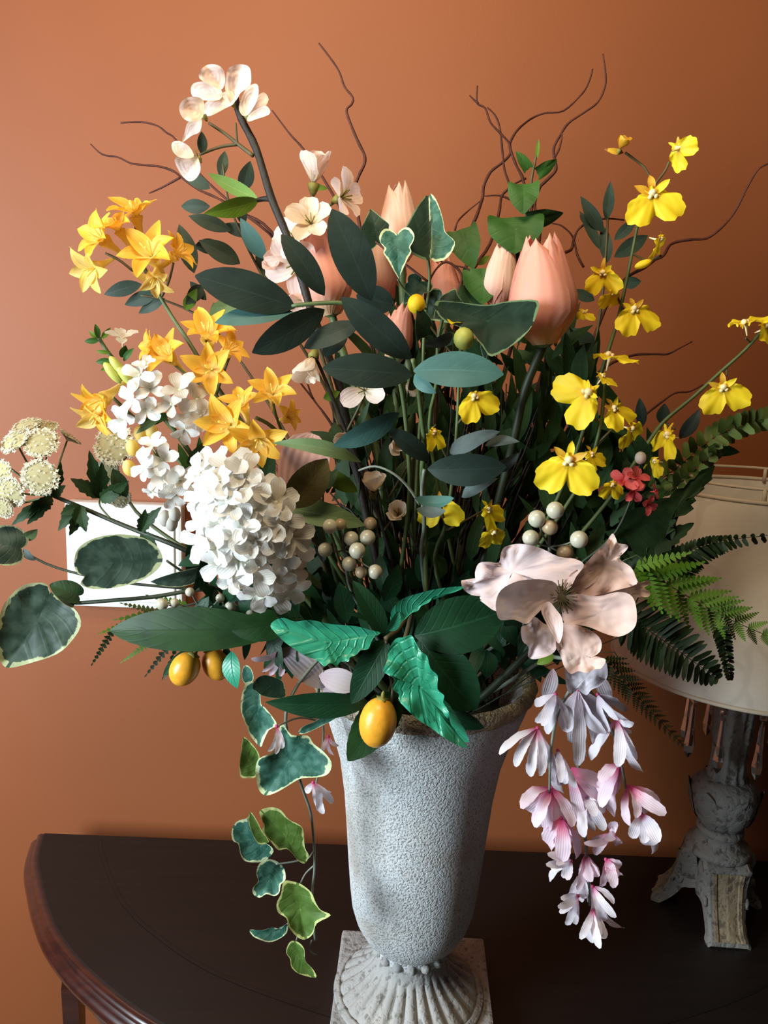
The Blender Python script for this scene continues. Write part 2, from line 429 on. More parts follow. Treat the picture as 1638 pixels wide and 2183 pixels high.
    M['brightleaf'] = leafmat('fresh_green_leaf', '#7fae62', '#92bd78', rough=0.45, trans=0.25, rib='#a8cc90', vein=0.2)
    M['olive_leaf'] = leafmat('olive_leaf', '#55701e', '#607c2a', rough=0.5, trans=0.18, rib='#708838', vein=0.15)
    M['brownleaf'] = leafmat('brown_olive_leaf', '#40361a', '#4a4220', rough=0.5, trans=0.08, vein=0.1)
    M['sprig'] = leafmat('smoky_green_leaf', '#2f3e34', '#3a493e', rough=0.55, trans=0.07, rib='#44544a', vein=0.06)
    M['fern'] = leafmat('bright_fern', '#4e771c', '#5c8426', rough=0.5, trans=0.16, vein=0.1)
    M['fern_dk'] = leafmat('dark_fern', '#182610', '#213218', rough=0.55, trans=0.06, vein=0.1)
    M['herb'] = leafmat('herb_leaf', '#4a5c28', '#586a34', rough=0.5, trans=0.15, vein=0.1)
    # petals
    M['blossom'] = petalmat('pale_blossom_petal', '#f6e6cc', '#fbe4da', trans=0.4, streak=0.3)
    M['cream'] = petalmat('cream_blossom_petal', '#f0d8b4', '#f2e2d0', trans=0.35, streak=0.2)
    M['calyx'] = plain('olive_calyx', '#77702c', 0.6, 0.2)
    M['tulip'] = petalmat('coral_tulip_petal', '#dcbc90', '#fab4a2', 0.02, 0.3, trans=0.3, streak=0.3)
    M['tulip_pale'] = petalmat('pale_tulip_petal', '#f6b09c', '#fcdccb', 0.0, 0.5, trans=0.35, streak=0.35)
    M['freesia'] = petalmat('golden_petal', '#fff0a0', '#ffca40', 0.05, 0.5, trans=0.4, streak=0.3)
    M['freesia_pale'] = petalmat('pale_yellow_petal', '#fff2a8', '#ffe27a', 0.05, 0.7, trans=0.45, streak=0.2)
    M['stamen'] = plain('pale_stamen', '#f6e08a', 0.5)
    M['orchid'] = petalmat('bright_yellow_lip', '#f0c018', '#fde024', 0.05, 0.5, trans=0.3, streak=0.12, spot='#e6b410', spotf=0.66)
    M['orchid_dk'] = petalmat('ochre_banded_sepal', '#c98a20', '#e8b62c', 0.1, 0.6, trans=0.25, spot='#a8641c', spotf=0.58)
    M['column'] = plain('ivory_column', '#f0d8a4', 0.5, 0.2, 300)
    M['stock'] = petalmat('white_floret_petal', '#e4e6d8', '#f4f4f2', trans=0.35, streak=0.15)
    M['stock_grey'] = petalmat('grey_shaded_floret_petal', '#d8d2c0', '#d6d0c6', trans=0.35, streak=0.15)
    M['budgreen'] = plain('yellow_green_bud', '#b6bc5c', 0.5, 0.2)
    M['yarrow'] = plain('cream_yarrow', '#ece2c8', 0.7, 0.25, 220, 0.5)
    M['yarrow_dk'] = plain('greenish_yarrow', '#c4ba8c', 0.8, 0.3, 260, 0.5)
    M['wist'] = petalmat('white_lilac_petal', '#e06a9c', '#f6f2f8', 0.02, 0.36, trans=0.35, streak=0.35)
    M['wist_pk'] = petalmat('pink_lilac_petal', '#e0568e', '#f6e4f0', 0.05, 0.6, trans=0.35, streak=0.35)
    M['wist_gr'] = petalmat('greyish_lilac_petal', '#c9b4c0', '#d9d2da', 0.0, 0.6, trans=0.25, streak=0.25)
    M['poppy'] = petalmat('dusty_pink_petal', '#c9aca2', '#e8d2d2', 0.1, 0.9, trans=0.25, streak=0.12, rough=0.75)
    M['poppy_warm_lit'] = petalmat('warm_lit_poppy_petal', '#d8b0a2', '#f6d6ca', 0.1, 0.8, trans=0.3, streak=0.12, rough=0.75)  # warmer light on the poppy's right side, put into its petal colour
    M['poppy_c'] = plain('olive_brown_centre', '#5f5230', 0.8, 0.4, 200, 0.6)
    M['dusty'] = petalmat('rosy_bract', '#d49a88', '#dca898', 0.0, 0.6, trans=0.15, streak=0.25, rough=0.7)
    M['coralf'] = petalmat('coral_red_petal', '#d83c40', '#f0676a', 0.0, 0.6, trans=0.25, streak=0.1)
    M['kumquat'] = plain('kumquat_skin', '#eca42e', 0.36, 0.08, 160, 0.12)
    M['berry'] = plain('pearl_grey_berry', '#b4b09c', 0.28, 0.12, 60)
    M['berry_br'] = plain('tan_berry', '#9c8668', 0.35, 0.2, 60)
build_materials()
# ------------------------------------------------------------------ the room
def structure(name, v, f, mat, label=None):
    o = bpy.data.objects.new(name, mesh(v, f, None, False)); sc.collection.objects.link(o)
    o.data.materials.append(mat); o['kind'] = 'structure'
    if label: o['label'] = label
    return o
YW = 0.02
structure('wall_back', *box_geo(-2.2, 2.2, YW, YW + 0.1, 0, 2.7), MAT['wall'], 'plain terracotta orange painted wall behind the table')
structure('floor', *box_geo(-2.2, 2.2, -2.6, YW + 0.1, -0.06, 0), MAT['floor'], 'brown wooden floor under the table')
structure('baseboard_back', *box_geo(-2.2, 2.2, YW - 0.016, YW, 0, 0.1, 0.004), MAT['board'], 'painted baseboard along the orange wall')
# ------------------------------------------------------------------ console table
T = Thing('console_table', 'dark mahogany half-round console table under the urn', 'table', (0.02, -0.2, 0))
half = [(-0.434, -0.036), (-0.420, -0.085), (-0.395, -0.131), (-0.367, -0.176), (-0.333, -0.22), (-0.279, -0.269), (-0.2, -0.322), (-0.1, -0.364), (0.0, -0.393)]
CX = 0.12
pts = [Vector((x, y, 0)) for x, y in half] + [Vector((CX, -0.408, 0))] + [Vector((2 * CX - x, y, 0)) for x, y in half[::-1]]
crv = catmull(pts, 6)
def offs(c, o):
    out = []
    for i, p in enumerate(c):
        t = (c[min(i + 1, len(c) - 1)] - c[max(i - 1, 0)]).normalized()
        out.append(p - Vector((-t.y, t.x, 0)) * o)
    return out
def band(prof, closed_back=True):
    v = []; n = len(crv)
    for o, z in prof: v += [Vector((q.x, min(q.y, -0.034), z)) for q in offs(crv, o)]
    f = []
    for j in range(len(prof) - 1):
        for i in range(n - 1): f.append((j * n + i, j * n + i + 1, (j + 1) * n + i + 1, (j + 1) * n + i))
    return v, f, n
top_prof = [(-0.004, ZT - 0.024), (0, ZT - 0.024), (0, ZT - 0.003), (-0.001, ZT - 0.0008), (-0.003, ZT)]
v, f, n = band(top_prof)
f.append(tuple(range((len(top_prof) - 1) * n, len(top_prof) * n))); f.append(tuple(range(n))[::-1])
T.raw('tabletop', v, f, MAT['table'], None, None, False)
edge_prof = [(-0.002, ZT - 0.001), (0.002, ZT), (0.0055, ZT - 0.0015), (0.0068, ZT - 0.005), (0.0072, ZT - 0.0075), (0.0105, ZT - 0.0085), (0.0142, ZT - 0.012), (0.0152, ZT - 0.017), (0.0140, ZT - 0.022), (0.010, ZT - 0.026), (0.004, ZT - 0.029), (-0.006, ZT - 0.030)]
v, f, n = band(edge_prof)
T.raw('edge_moulding', v, f, MAT['table_edge'], None, None, True)
ap = [(-0.03, ZT - 0.03), (-0.03, ZT - 0.11), (-0.045, ZT - 0.11)]
v, f, n = band(ap); T.raw('apron', v, f, MAT['table_edge'], None, None, False)
ins = offs(crv, -0.075); ins = [q for q in ins if q.y < -0.045]
v = []; f = []
for i, q in enumerate(ins):
    t = (ins[min(i + 1, len(ins) - 1)] - ins[max(i - 1, 0)]).normalized(); nn = Vector((-t.y, t.x, 0))
    v += [q + nn * 0.0022 + Vector((0, 0, ZT + 0.0004)), q - nn * 0.0022 + Vector((0, 0, ZT + 0.0004))]
f = [(2 * i, 2 * i + 1, 2 * i + 3, 2 * i + 2) for i in range(len(ins) - 1)]
T.raw('inlay_line', v, f, MAT['inlay'], None, None, False)
def taper_leg(x, y):
    v = []; f = []
    prof = [(0.0115, ZT - 0.03), (0.0115, ZT - 0.15), (0.009, ZT - 0.17), (0.011, ZT - 0.19), (0.007, 0.05), (0.010, 0.03), (0.006, 0)]
    for r, z in prof:
        v += [Vector((x + a * r, y + b * r, z)) for a, b in ((-1, -1), (1, -1), (1, 1), (-1, 1))]
    f = grid_faces(len(prof) - 1, 4, True) + [(0, 1, 2, 3)[::-1], tuple(range(len(v) - 4, len(v)))]
    T.raw('leg', v, f, MAT['table_edge'], None, None, False)
for x, y in ((-0.385, -0.075), (CX * 2 + 0.385, -0.075), (-0.2, -0.25), (CX * 2 + 0.2, -0.25)): taper_leg(x, y)
# ------------------------------------------------------------------ urn
T = Thing('garden_urn', 'tall pale grey crackle-textured urn on a square fluted foot, holding the bouquet', 'urn', (XU + 0.004, YU, ZT))
tz = Matrix.Translation((XU, YU, ZT))
def lathe(T, name, prof, mat, n=64, mod=None, mtx=tz, parent=None, cap=True):
    v, f, uv = lathe_geo(prof, n, mod)
    if cap: f = f + [tuple(range(n))[::-1], tuple(range((len(prof) - 1) * n, len(prof) * n))]
    return T.raw(name, [mtx @ p for p in v], f, mat, uv, parent)
bx = box_geo(XU + 0.004 - 0.0765, XU + 0.004 + 0.0765, YU - 0.0765, YU + 0.0765, ZT, ZT + 0.021, 0.003)
rot = Matrix.Translation((XU + .004, YU, 0)) @ Matrix.Rotation(math.radians(-2), 4, 'Z') @ Matrix.Translation((-XU - .004, -YU, 0))
T.raw('plinth', [rot @ p for p in bx[0]], bx[1], MAT['urn_foot'], None, None, False)
lathe(T, 'ring', [(0.071, 0.020), (0.0735, 0.0225), (0.0725, 0.025), (0.0705, 0.0247), (0.0695, 0.0262), (0.067, 0.0262), (0.066, 0.023)], MAT['urn_foot'], 96)
def flute(a, z, j):
    k = max(0.0, math.sin(PI * min(1, max(0, (z - 0.024) / 0.034)))) if z < 0.058 else 0
    return 1 + 0.15 * k * (abs(math.sin(a * 13)) ** 0.6 - 0.5)
fp = [(0.066, 0.021), (0.0665, 0.025), (0.064, 0.0285), (0.058, 0.033), (0.050, 0.0385), (0.043, 0.0445), (0.0375, 0.051), (0.034, 0.058), (0.0325, 0.064), (0.032, 0.069)]
lathe(T, 'fluted_foot', [(p.x, p.y) for p in catmull([Vector((a, b, 0)) for a, b in fp], 3)], MAT['urn_foot'], 208, flute)
lathe(T, 'neck', [(0.032, 0.066), (0.034, 0.069), (0.0345, 0.073), (0.0335, 0.077), (0.036, 0.080)], MAT['urn'], 64)
for k in range(16):
    a = 2 * PI * k / 16; c = Vector((XU + 0.0342 * math.cos(a), YU + 0.0342 * math.sin(a), ZT + 0.0725))
    v, f, uv = sphere_geo(c, 0.0052, 0.0052, 0.0042, 8, 6); T.raw('collar_bead', v, f, MAT['urn_foot'], uv)
bp = [(0.034, 0.078), (0.040, 0.083), (0.0475, 0.091), (0.054, 0.1035), (0.0583, 0.118), (0.0608, 0.138), (0.0632, 0.165), (0.0655, 0.195), (0.0690, 0.235), (0.0742, 0.270), (0.0790, 0.287), (0.0860, 0.308), (0.0930, 0.328), (0.0970, 0.342)]
inn = [(0.0905, 0.342), (0.0800, 0.31), (0.0720, 0.27), (0.065, 0.22)]
lathe(T, 'bowl', bp + inn, MAT['urn'], 96, None, tz, None, True)
lathe(T, 'rim', [(0.0955, 0.337), (0.0995, 0.342), (0.1012, 0.347), (0.0995, 0.352), (0.0955, 0.354), (0.0905, 0.351), (0.089, 0.345), (0.090, 0.338)], MAT['urn_rim'], 96, lambda a, z, j: 1 + 0.006 * math.sin(a * 24), tz, None, False)
dome = [(0.0735, 0.296), (0.0765, 0.310), (0.070, 0.320), (0.052, 0.327), (0.03, 0.330), (0.004, 0.331)]
lathe(T, 'moss_filling', dome, MAT['foam'], 40, lambda a, z, j: 1 + 0.03 * math.sin(7 * a + j))
# ------------------------------------------------------------------ lamp
LX, LY = 0.406, -0.135
T = Thing('table_lamp', 'grey carved table lamp with cream drum shade and crystal drops, right of the urn', 'lamp', (LX, LY, ZT))
tl = Matrix.Translation((LX, LY, ZT))
def foot(k):
    a = math.radians(-90 + 120 * k - 3)
    rm = tl @ Matrix.Rotation(a, 4, 'Z')
    top = [(0.020, 0.088), (0.030, 0.083), (0.036, 0.079), (0.037, 0.074), (0.038, 0.060), (0.042, 0.042), (0.048, 0.026), (0.056, 0.013), (0.0625, 0.007), (0.0635, 0.002), (0.061, 0.0)]
    low = [(0.010, 0.040), (0.016, 0.038), (0.022, 0.036), (0.026, 0.034), (0.030, 0.030), (0.034, 0.022), (0.040, 0.013), (0.046, 0.006), (0.050, 0.003), (0.052, 0.001), (0.054, 0.0)]
    hw = [0.026, 0.026, 0.027, 0.0245, 0.0225, 0.0215, 0.021, 0.0215, 0.0235, 0.024, 0.023]
    v = []
    for (r1, z1), (r2, z2), w in zip(top, low, hw):
        v += [rm @ Vector(q) for q in ((r1, -w * 0.86, z1), (r1 - 0.001, -w, z1 - 0.003), (r2, -w, z2), (r2, w, z2), (r1 - 0.001, w, z1 - 0.003), (r1, w * 0.86, z1))]
    n = len(top)
    f = grid_faces(n - 1, 6, True) + [tuple(range(6))[::-1], tuple(range(6 * n - 6, 6 * n))]
    o = T.raw('foot', v, f, MAT['lamp'], None, None, False)
    # framed panel on the outer face of the foot
    def on(i, s, h):
        (r, z) = top[i]; (ra, za) = top[max(i - 1, 0)]; (rb, zb) = top[min(i + 1, n - 1)]
        nr, nz = -(zb - za), (rb - ra); l = math.hypot(nr, nz) or 1
        return rm @ Vector((r + nr / l * h, s, z + nz / l * h))
    v = []; rows = range(3, 9)
    for i in rows:
        w = hw[i] * 0.72
        v += [on(i, -w, 0.0), on(i, -w, 0.0025), on(i, -w * 0.78, 0.0025), on(i, -w * 0.72, 0.0008), on(i, 0, 0.0026 if 4 <= i <= 7 else 0.001), on(i, w * 0.72, 0.0008), on(i, w * 0.78, 0.0025), on(i, w, 0.0025), on(i, w, 0.0)]
    m = len(rows)
    T.raw('panel', v, grid_faces(m - 1, 8), MAT['lamp_panel'], None, o, False)
    for s in (-1, 1):
        sw = MB()
        P = [rm @ Vector((0.022 + 0.020 * q, s * (hw[4] + 0.0005), 0.062 - 0.03 * q + 0.008 * math.sin(q * 9))) for q in [i / 8 for i in range(9)]]
        sw.add(*tube_geo(P, 0.0035, 0.002, 6, 2))
        T.raw('scroll', sw.v, sw.f, MAT['lamp'], sw.uv, o)
for k in range(3): foot(k)
lathe(T, 'collar', [(0.034, 0.080), (0.037, 0.084), (0.035, 0.089), (0.029, 0.092), (0.026, 0.098), (0.0235, 0.103), (0.026, 0.106), (0.026, 0.110), (0.022, 0.114)], MAT['lamp'], 48, mtx=tl)
lob = lambda a, z, j: 1 + 0.06 * abs(math.sin(4 * a)) * max(0, math.sin(PI * (z - 0.11) / 0.065))
lathe(T, 'baluster', [(0.020, 0.112), (0.025, 0.118), (0.0315, 0.128), (0.0355, 0.142), (0.0365, 0.155), (0.0345, 0.164), (0.029, 0.170), (0.0215, 0.174)], MAT['lamp'], 64, lob, mtx=tl)
def bal_r(z):
    P = [(0.112, 0.020), (0.118, 0.025), (0.128, 0.0315), (0.142, 0.0355), (0.155, 0.0365), (0.164, 0.0345), (0.172, 0.028)]
    for (z0, r0), (z1, r1) in zip(P, P[1:]):
        if z <= z1: return r0 + (r1 - r0) * max(0, (z - z0) / (z1 - z0))
    return P[-1][1]
for k in range(6):
    a0 = PI / 3 * k - 0.4; v, f, uv = leaf_geo(0.05, 0.034, 'ell', 0, 0, 10, 4, 0.25, 5)
    out = []
    for p in v:
        z = 0.115 + p.y; r = bal_r(z) + 0.0012 + 0.0016 * (1 - abs(p.x) / 0.017) + (0.004 * max(0, (p.y - 0.04) / 0.01)); a = a0 + p.x / max(r, 0.02)
        out.append(tl @ Vector((r * math.cos(a), r * math.sin(a), z)))
    T.raw('acanthus_leaf', out, f, MAT['lamp'], uv)
fl = lambda a, z, j: 1 + 0.05 * math.cos(12 * a)
lathe(T, 'column', [(0.0205, 0.172), (0.022, 0.176), (0.0195, 0.181), (0.0185, 0.2), (0.0195, 0.22), (0.0215, 0.224), (0.0205, 0.229), (0.0215, 0.25), (0.024, 0.275), (0.026, 0.282), (0.020, 0.29), (0.012, 0.294)], MAT['lamp'], 96, fl, mtx=tl)
lathe(T, 'drip_dish', [(0.012, 0.270), (0.034, 0.272), (0.050, 0.277), (0.0535, 0.283), (0.0515, 0.2845), (0.034, 0.279), (0.012, 0.278)], MAT['crystal'], 48, lambda a, z, j: 1 + (0.03 * math.cos(10 * a) if j in (2, 3, 4) else 0), mtx=tl)
for k in range(8):
    a = 2 * PI * k / 8 + 0.12
    c = tl @ Vector((0.0505 * math.cos(a), 0.0505 * math.sin(a), 0.276))
    v, f, uv = lathe_geo([(0.0006, 0), (0.004, -0.004), (0.0046, -0.008), (0.0012, -0.012), (0.0028, -0.016), (0.0042, -0.045), (0.0062, -0.062), (0.005, -0.070), (0.0006, -0.078)], 6)
    T.raw('crystal_drop', [c + p for p in v], f, MAT['crystal'], uv, None, False)
lathe(T, 'socket', [(0.012, 0.292), (0.013, 0.296), (0.013, 0.34), (0.016, 0.342), (0.016, 0.365), (0.010, 0.368)], MAT['metal'], 24, mtx=tl)
v, f, uv = sphere_geo(tl @ Vector((0, 0, 0.395)), 0.026, 0.026, 0.032, 16, 10); T.raw('bulb', v, f, MAT['white'], uv)
RB, RTOP, ZB, ZTOP = 0.139, 0.104, 0.312, 0.508
lathe(T, 'shade', [(RB, ZB), (RTOP, ZTOP), (RTOP - 0.0012, ZTOP), (RB - 0.0012, ZB), (RB, ZB)], MAT['shade'], 96, None, tl, None, False)
sh = bpy.data.objects['shade']
def ring(name, r, z, rr, mat, parent):
    P = [tl @ Vector((r * math.cos(2 * PI * k / 64), r * math.sin(2 * PI * k / 64), z)) for k in range(65)]
    return tube(T, name, P, rr, rr, mat, 8, 1, parent)
ring('bottom_trim', RB, ZB, 0.0022, MAT['shade_trim'], sh); ring('top_trim', RTOP, ZTOP - 0.001, 0.0022, MAT['shade_trim'], sh)
ring('wire_ring', RTOP - 0.002, ZTOP + 0.012, 0.0016, MAT['shade_trim'], sh)
for k in range(6):
    a = 2 * PI * k / 6 - 0.45 + PI / 2; r = RTOP - 0.002
    tube(T, 'wire_post', [tl @ Vector((r * math.cos(a), r * math.sin(a), ZTOP - 0.004)), tl @ Vector((r * math.cos(a), r * math.sin(a), ZTOP + 0.013))], 0.0022, 0.0022, MAT['shade_trim'], 6, 1, sh)
for k in range(3):
    a = 2 * PI * k / 3 + 0.3
    tube(T, 'harp_spoke', [tl @ Vector((0, 0, 0.47)), tl @ Vector((RTOP * math.cos(a), RTOP * math.sin(a), ZTOP - 0.002))], 0.0014, 0.0014, MAT['metal'], 6, 1)
tube(T, 'harp', [tl @ Vector((0, 0.012, 0.36)), tl @ Vector((0, 0.042, 0.40)), tl @ Vector((0, 0.034, 0.45)), tl @ Vector((0, 0, 0.472)), tl @ Vector((0, -0.034, 0.45)), tl @ Vector((0, -0.042, 0.40)), tl @ Vector((0, -0.012, 0.36))], 0.0016, 0.0016, MAT['metal'], 6, 5)
# ------------------------------------------------------------------ wall box
T = Thing('wall_box', 'plain white square box mounted on the orange wall behind the left flowers', 'wall box', (-0.329, YW, 1.123))
v, f = box_geo(-0.403, -0.255, YW - 0.022, YW, 1.053, 1.190, 0.004)
T.raw('housing', v, f, MAT['white'], None, None, False)
v, f = box_geo(-0.394, -0.264, YW - 0.0245, YW - 0.021, 1.062, 1.181, 0.0015)
T.raw('cover_panel', v, f, MAT['white2'], None, None, False)
# ------------------------------------------------------------------ flower builders
rnd = random.Random(11)
def jit(a): return rnd.uniform(-a, a)
def head(T, name, P, size, d, roll, petals, cmesh, cmat, parent=None, pname='petal', label=None):
    """flower whose own mesh is its centre; petals: (mesh, material, angle, scale, tilt)"""
    Wm = facing(P, d, roll, size)
    o = T.part(name, cmesh, cmat, parent, Wm, label)
    for me, mat, ang, scl, tilt in petals:
        Wp = Wm @ Matrix.Rotation(math.radians(ang), 4, 'Z') @ Matrix.Rotation(math.radians(tilt), 4, 'X') @ Matrix.Scale(scl, 4)
        T.part(pname, me, mat, o, Wp)
    return o
def join(*geos):
    mb = MB()
    for g in geos: mb.add(*g)
    return mb.mesh()
def filament(ang, tilt, L, r):
    a, t = math.radians(ang), math.radians(tilt)
    e = Vector((math.cos(a) * math.sin(t), math.sin(a) * math.sin(t), math.cos(t)))
    return tube_geo([Vector((0, 0, 0)), e * L * 0.5, e * L], r, r * 1.6, 4, 1)
CM = {}
CM['calyx'] = join(lathe_geo([(0.02, -0.42), (0.07, -0.36), (0.15, -0.2), (0.2, -0.02), (0.1, 0.02)], 8), *[filament(k * 72, 25, 0.45, 0.018) for k in range(5)])
CM['tube'] = join(lathe_geo([(0.05, -1.0), (0.08, -0.7), (0.13, -0.3), (0.24, 0.0)], 10), *[filament(k * 120, 14, 0.55, 0.022) for k in range(3)])
CM['eye'] = join(sphere_geo((0, 0, 0.02), 0.11, 0.11, 0.07, 8, 5), lathe_geo([(0.04, -0.5), (0.06, -0.1), (0.1, 0.0)], 6))
CM['column'] = join(sphere_geo((0, 0.1, 0.1), 0.13, 0.12, 0.12, 8, 6), sphere_geo((-.09, -.02, 0.08), 0.08, 0.07, 0.09, 8, 5), sphere_geo((.09, -.02, 0.08), 0.08, 0.07, 0.09, 8, 5), lathe_geo([(0.03, -0.5), (0.05, -0.2), (0.09, 0.0)], 6))
CM['bud'] = join(sphere_geo((0, 0, 0), 0.5, 0.5, 1.0, 10, 8))
for k in range(3):
    PMK = petal_mesh
    PMK('blossom%d' % k, 1.0, 'obov', 42 - 8 * k, 8, 0.35, 0.03, 7, 4, 3, k)
    PMK('cupped%d' % k, 1.0, 'obov', 42, 82 - 8 * k, 0.45, 0.03, 7, 4, 3, k)
    PMK('star%d' % k, 0.62, 'point', 58 - 8 * k, 2 + 9 * k, 0.45, 0.04, 7, 4, 2, k)
    PMK('round%d' % k, 0.86, 'obov', 32 + 8 * k, -6 + 6 * k, 0.22, 0.05, 6, 4, 3.5, k * 2)
    PMK('sepal%d' % k, 0.36, 'ell', 25, -15 + 20 * k, 0.35, 0.04, 6, 2, 3, k)
def lip_mesh(key, ph):
    v = [Vector((0, 0, 0.04))]; uv = [(0.5, 0)]; n = 72; rings = (0.3, 0.55, 0.78, 0.92, 1.0)
    for r in rings:
        for k in range(n):
            th = 2 * PI * k / n
            ang = (math.degrees(th) + 90) % 360          # 0 = straight down
            dn = min(ang, 360 - ang)
            R = 0.28 + 0.80 * math.exp(-((dn - 50) / 44) ** 2) + 0.30 * math.exp(-(dn / 26) ** 2) - 0.30 * math.exp(-(dn / 10) ** 2)
            R *= 1 + (0.03 * math.sin(13 * th + ph) + 0.025 * math.sin(23 * th + 2 * ph)) * r ** 3
            z = (0.09 * math.sin(7 * th + ph) + 0.035 * math.sin(15 * th + ph)) * r ** 3 + 0.22 * r * (1 - r) + 0.02 * r * r + 0.04 * math.sin(3 * th + ph)*r
            v.append(Vector((R * r * math.cos(th), R * r * math.sin(th), z))); uv.append((0.5 + 0.5 * math.cos(th) * r, r))
    f = [(0, 1 + k, 1 + (k + 1) % n) for k in range(n)]
    for j in range(len(rings) - 1):
        a = 1 + j * n; b = a + n
        f += [(a + k, b + k, b + (k + 1) % n, a + (k + 1) % n) for k in range(n)]
    return mesh(v, f, uv)
LIPS = [lip_mesh('lip', p) for p in (0.0, 1.7, 3.3)]
def blossom(T, px, size, d, dep, roll=0, kind='blossom', mat='blossom', n=5, name='blossom'):
    P = V(px[0], px[1], dep); s = M_(size, P)
    pt = [(_pm[kind + str(k % 3)], MAT[mat], k * 360 / n + jit(9), 1 + jit(0.1), jit(7)) for k in range(n)]
    return head(T, name, P, s, view_dir(*d), roll + jit(20), pt, CM['calyx'], MAT['calyx'])
def starflower(T, px, size, d, dep, roll=0, mat='freesia', n=6):
    P = V(px[0], px[1], dep); s = M_(size, P)
    pt = [(_pm['star%d' % ((k * 2 + (k > 2)) % 3)], MAT[mat], k * 360 / n + jit(8), 1 + jit(0.12), jit(9)) for k in range(n)]
    return head(T, 'flower', P, s, view_dir(*d), roll + jit(30), pt, CM['tube'], MAT['freesia_pale'])
def floret(T, px, size, d, dep, mat='stock', n=4, name='floret'):
    P = V(px[0], px[1], dep); s = M_(size, P)
    pt = [(_pm['round%d' % (k % 3)], MAT[mat], k * 360 / n + jit(14), 1 + jit(0.15), jit(14)) for k in range(n)]
    return head(T, name, P, s, view_dir(*d), jit(180), pt, CM['eye'], MAT['yarrow'])
def orchid(T, px, size, d, dep, roll=0, sep=1.0, mat='orchid'):
    P = V(px[0], px[1], dep); s = M_(size, P); Wm = facing(P, view_dir(*d), roll, s)
    o = T.part('orchid_flower', CM['column'], MAT['column'], None, Wm)
    T.part('lip', LIPS[rnd.randrange(3)], MAT[mat], o, Wm @ Matrix.Translation((0, 0.02, 0)))
    for k, a in enumerate((0, 58, -58)):
        T.part('sepal', _pm['sepal%d' % (k % 3)], MAT['orchid_dk' if rnd.random() < .5 else 'orchid'], o, Wm @ Matrix.Translation((0, 0.06, -0.02)) @ Matrix.Rotation(math.radians(a + jit(8)), 4, 'Z') @ Matrix.Scale(0.66 * sep, 4))
    return o
def budp(T, px, rpx, dep, mat, name='bud', el=1.3, d=(0, 1, 0.3)):
    P = V(px[0], px[1], dep); s = M_(rpx, P)
    return T.part(name, CM['bud'], MAT[mat], None, facing(P, view_dir(*d), 0, s) @ Matrix.Diagonal((1.9, 1.9, el * 0.95, 1)))
def pinna_geo(L, Wd, n=9, comb=True):
    """fern pinna: midrib with paired leaflets, local y along, z normal"""
    v = []; f = []; uv = []
    def q(pts, uvs): 
        k = len(v); v.extend(pts); uv.extend(uvs); f.append(tuple(range(k, k + len(pts))))
    q([Vector((-0.012 * L, 0, 0)), Vector((0.012 * L, 0, 0)), Vector((0.004 * L, L, 0)), Vector((-0.004 * L, L, 0))], [(0.5, 0)] * 4)
    for i in range(n):
        t = (i + 0.5) / n; w = Wd / 2 * (1 - t) ** 0.7 * min(1, 0.6 + 2 * t); p = L / n * 0.44
        for s in (-1, 1):
            y = L * t
            q([Vector((0, y - p, 0)), Vector((s * w * 0.55, y - p * 0.7 + w * 0.2, 0.12 * w)), Vector((s * w, y + w * 0.38, -0.05 * w)), Vector((s * w * 0.5, y + p * 0.9 + w * 0.2, 0.12 * w)), Vector((0, y + p, 0))],
              [(0.5, 0), (0.7, .3), (0.9, 1), (0.7, .6), (0.5, .2)])
    return v, f, uv
def pinna(T, mat, b, t, w, d, roll=0, n=9, parent=None):
    B, L, Mx, mpp = blade_frame(b, t, d, roll)
    v, f, uv = pinna_geo(L, w * mpp, n)
    return T.raw('pinna', [Mx @ p for p in v], f, mat, uv, parent)
def frond(T, mat, pts, n, ln, ang, w, comb, r=1.6, sides=(1, -1), smat='stem_dk', roll=0, nl=8, t0=0.08):
    """fern frond along photo points (px, py, d); ln(t, side) gives pinna length in pixels"""
    P = catmull([Vector(p) for p in pts], 8)
    stem(T, pts[::-1], M_(r * 0.5, V(*pts[-1])), M_(r, V(*pts[0])), MAT[smat], 'rachis')
    for i in range(n):
        t = t0 + (1 - t0) * (i + 0.5) / n; k = min(int(t * (len(P) - 1)), len(P) - 2); p = P[k].lerp(P[k + 1], t * (len(P) - 1) - k)
        tg = (P[k + 1] - P[k]); tg = Vector((tg.x, tg.y)).normalized()
        for s in sides:
            L = ln(t, s)
            if L < 4: continue
            a = math.radians(ang + jit(5)) * s
            e = Vector((tg.x * math.cos(a) - tg.y * math.sin(a), tg.x * math.sin(a) + tg.y * math.cos(a)))
            b = (p.x, p.y); q = (p.x + e.x * L, p.y + e.y * L)
            if comb: pinna(T, mat, b, q, w * (0.4 + 0.6 * L / ln(0.4, s)), (p.z, p.z + jit(0.012)), roll + jit(25), nl)
            else: leaf(T, mat, b, q, w, (p.z, p.z + jit(0.01)), roll + jit(20), 'pinna', nv=6, nu=2, prof='strap', fold=0.1, bend=0.04)
def ss(x, a=0.0, b=1.0):
    x = min(1, max(0, (x - a) / (b - a))); return x * x * (3 - 2 * x)
def mm(x): return x * 0.001
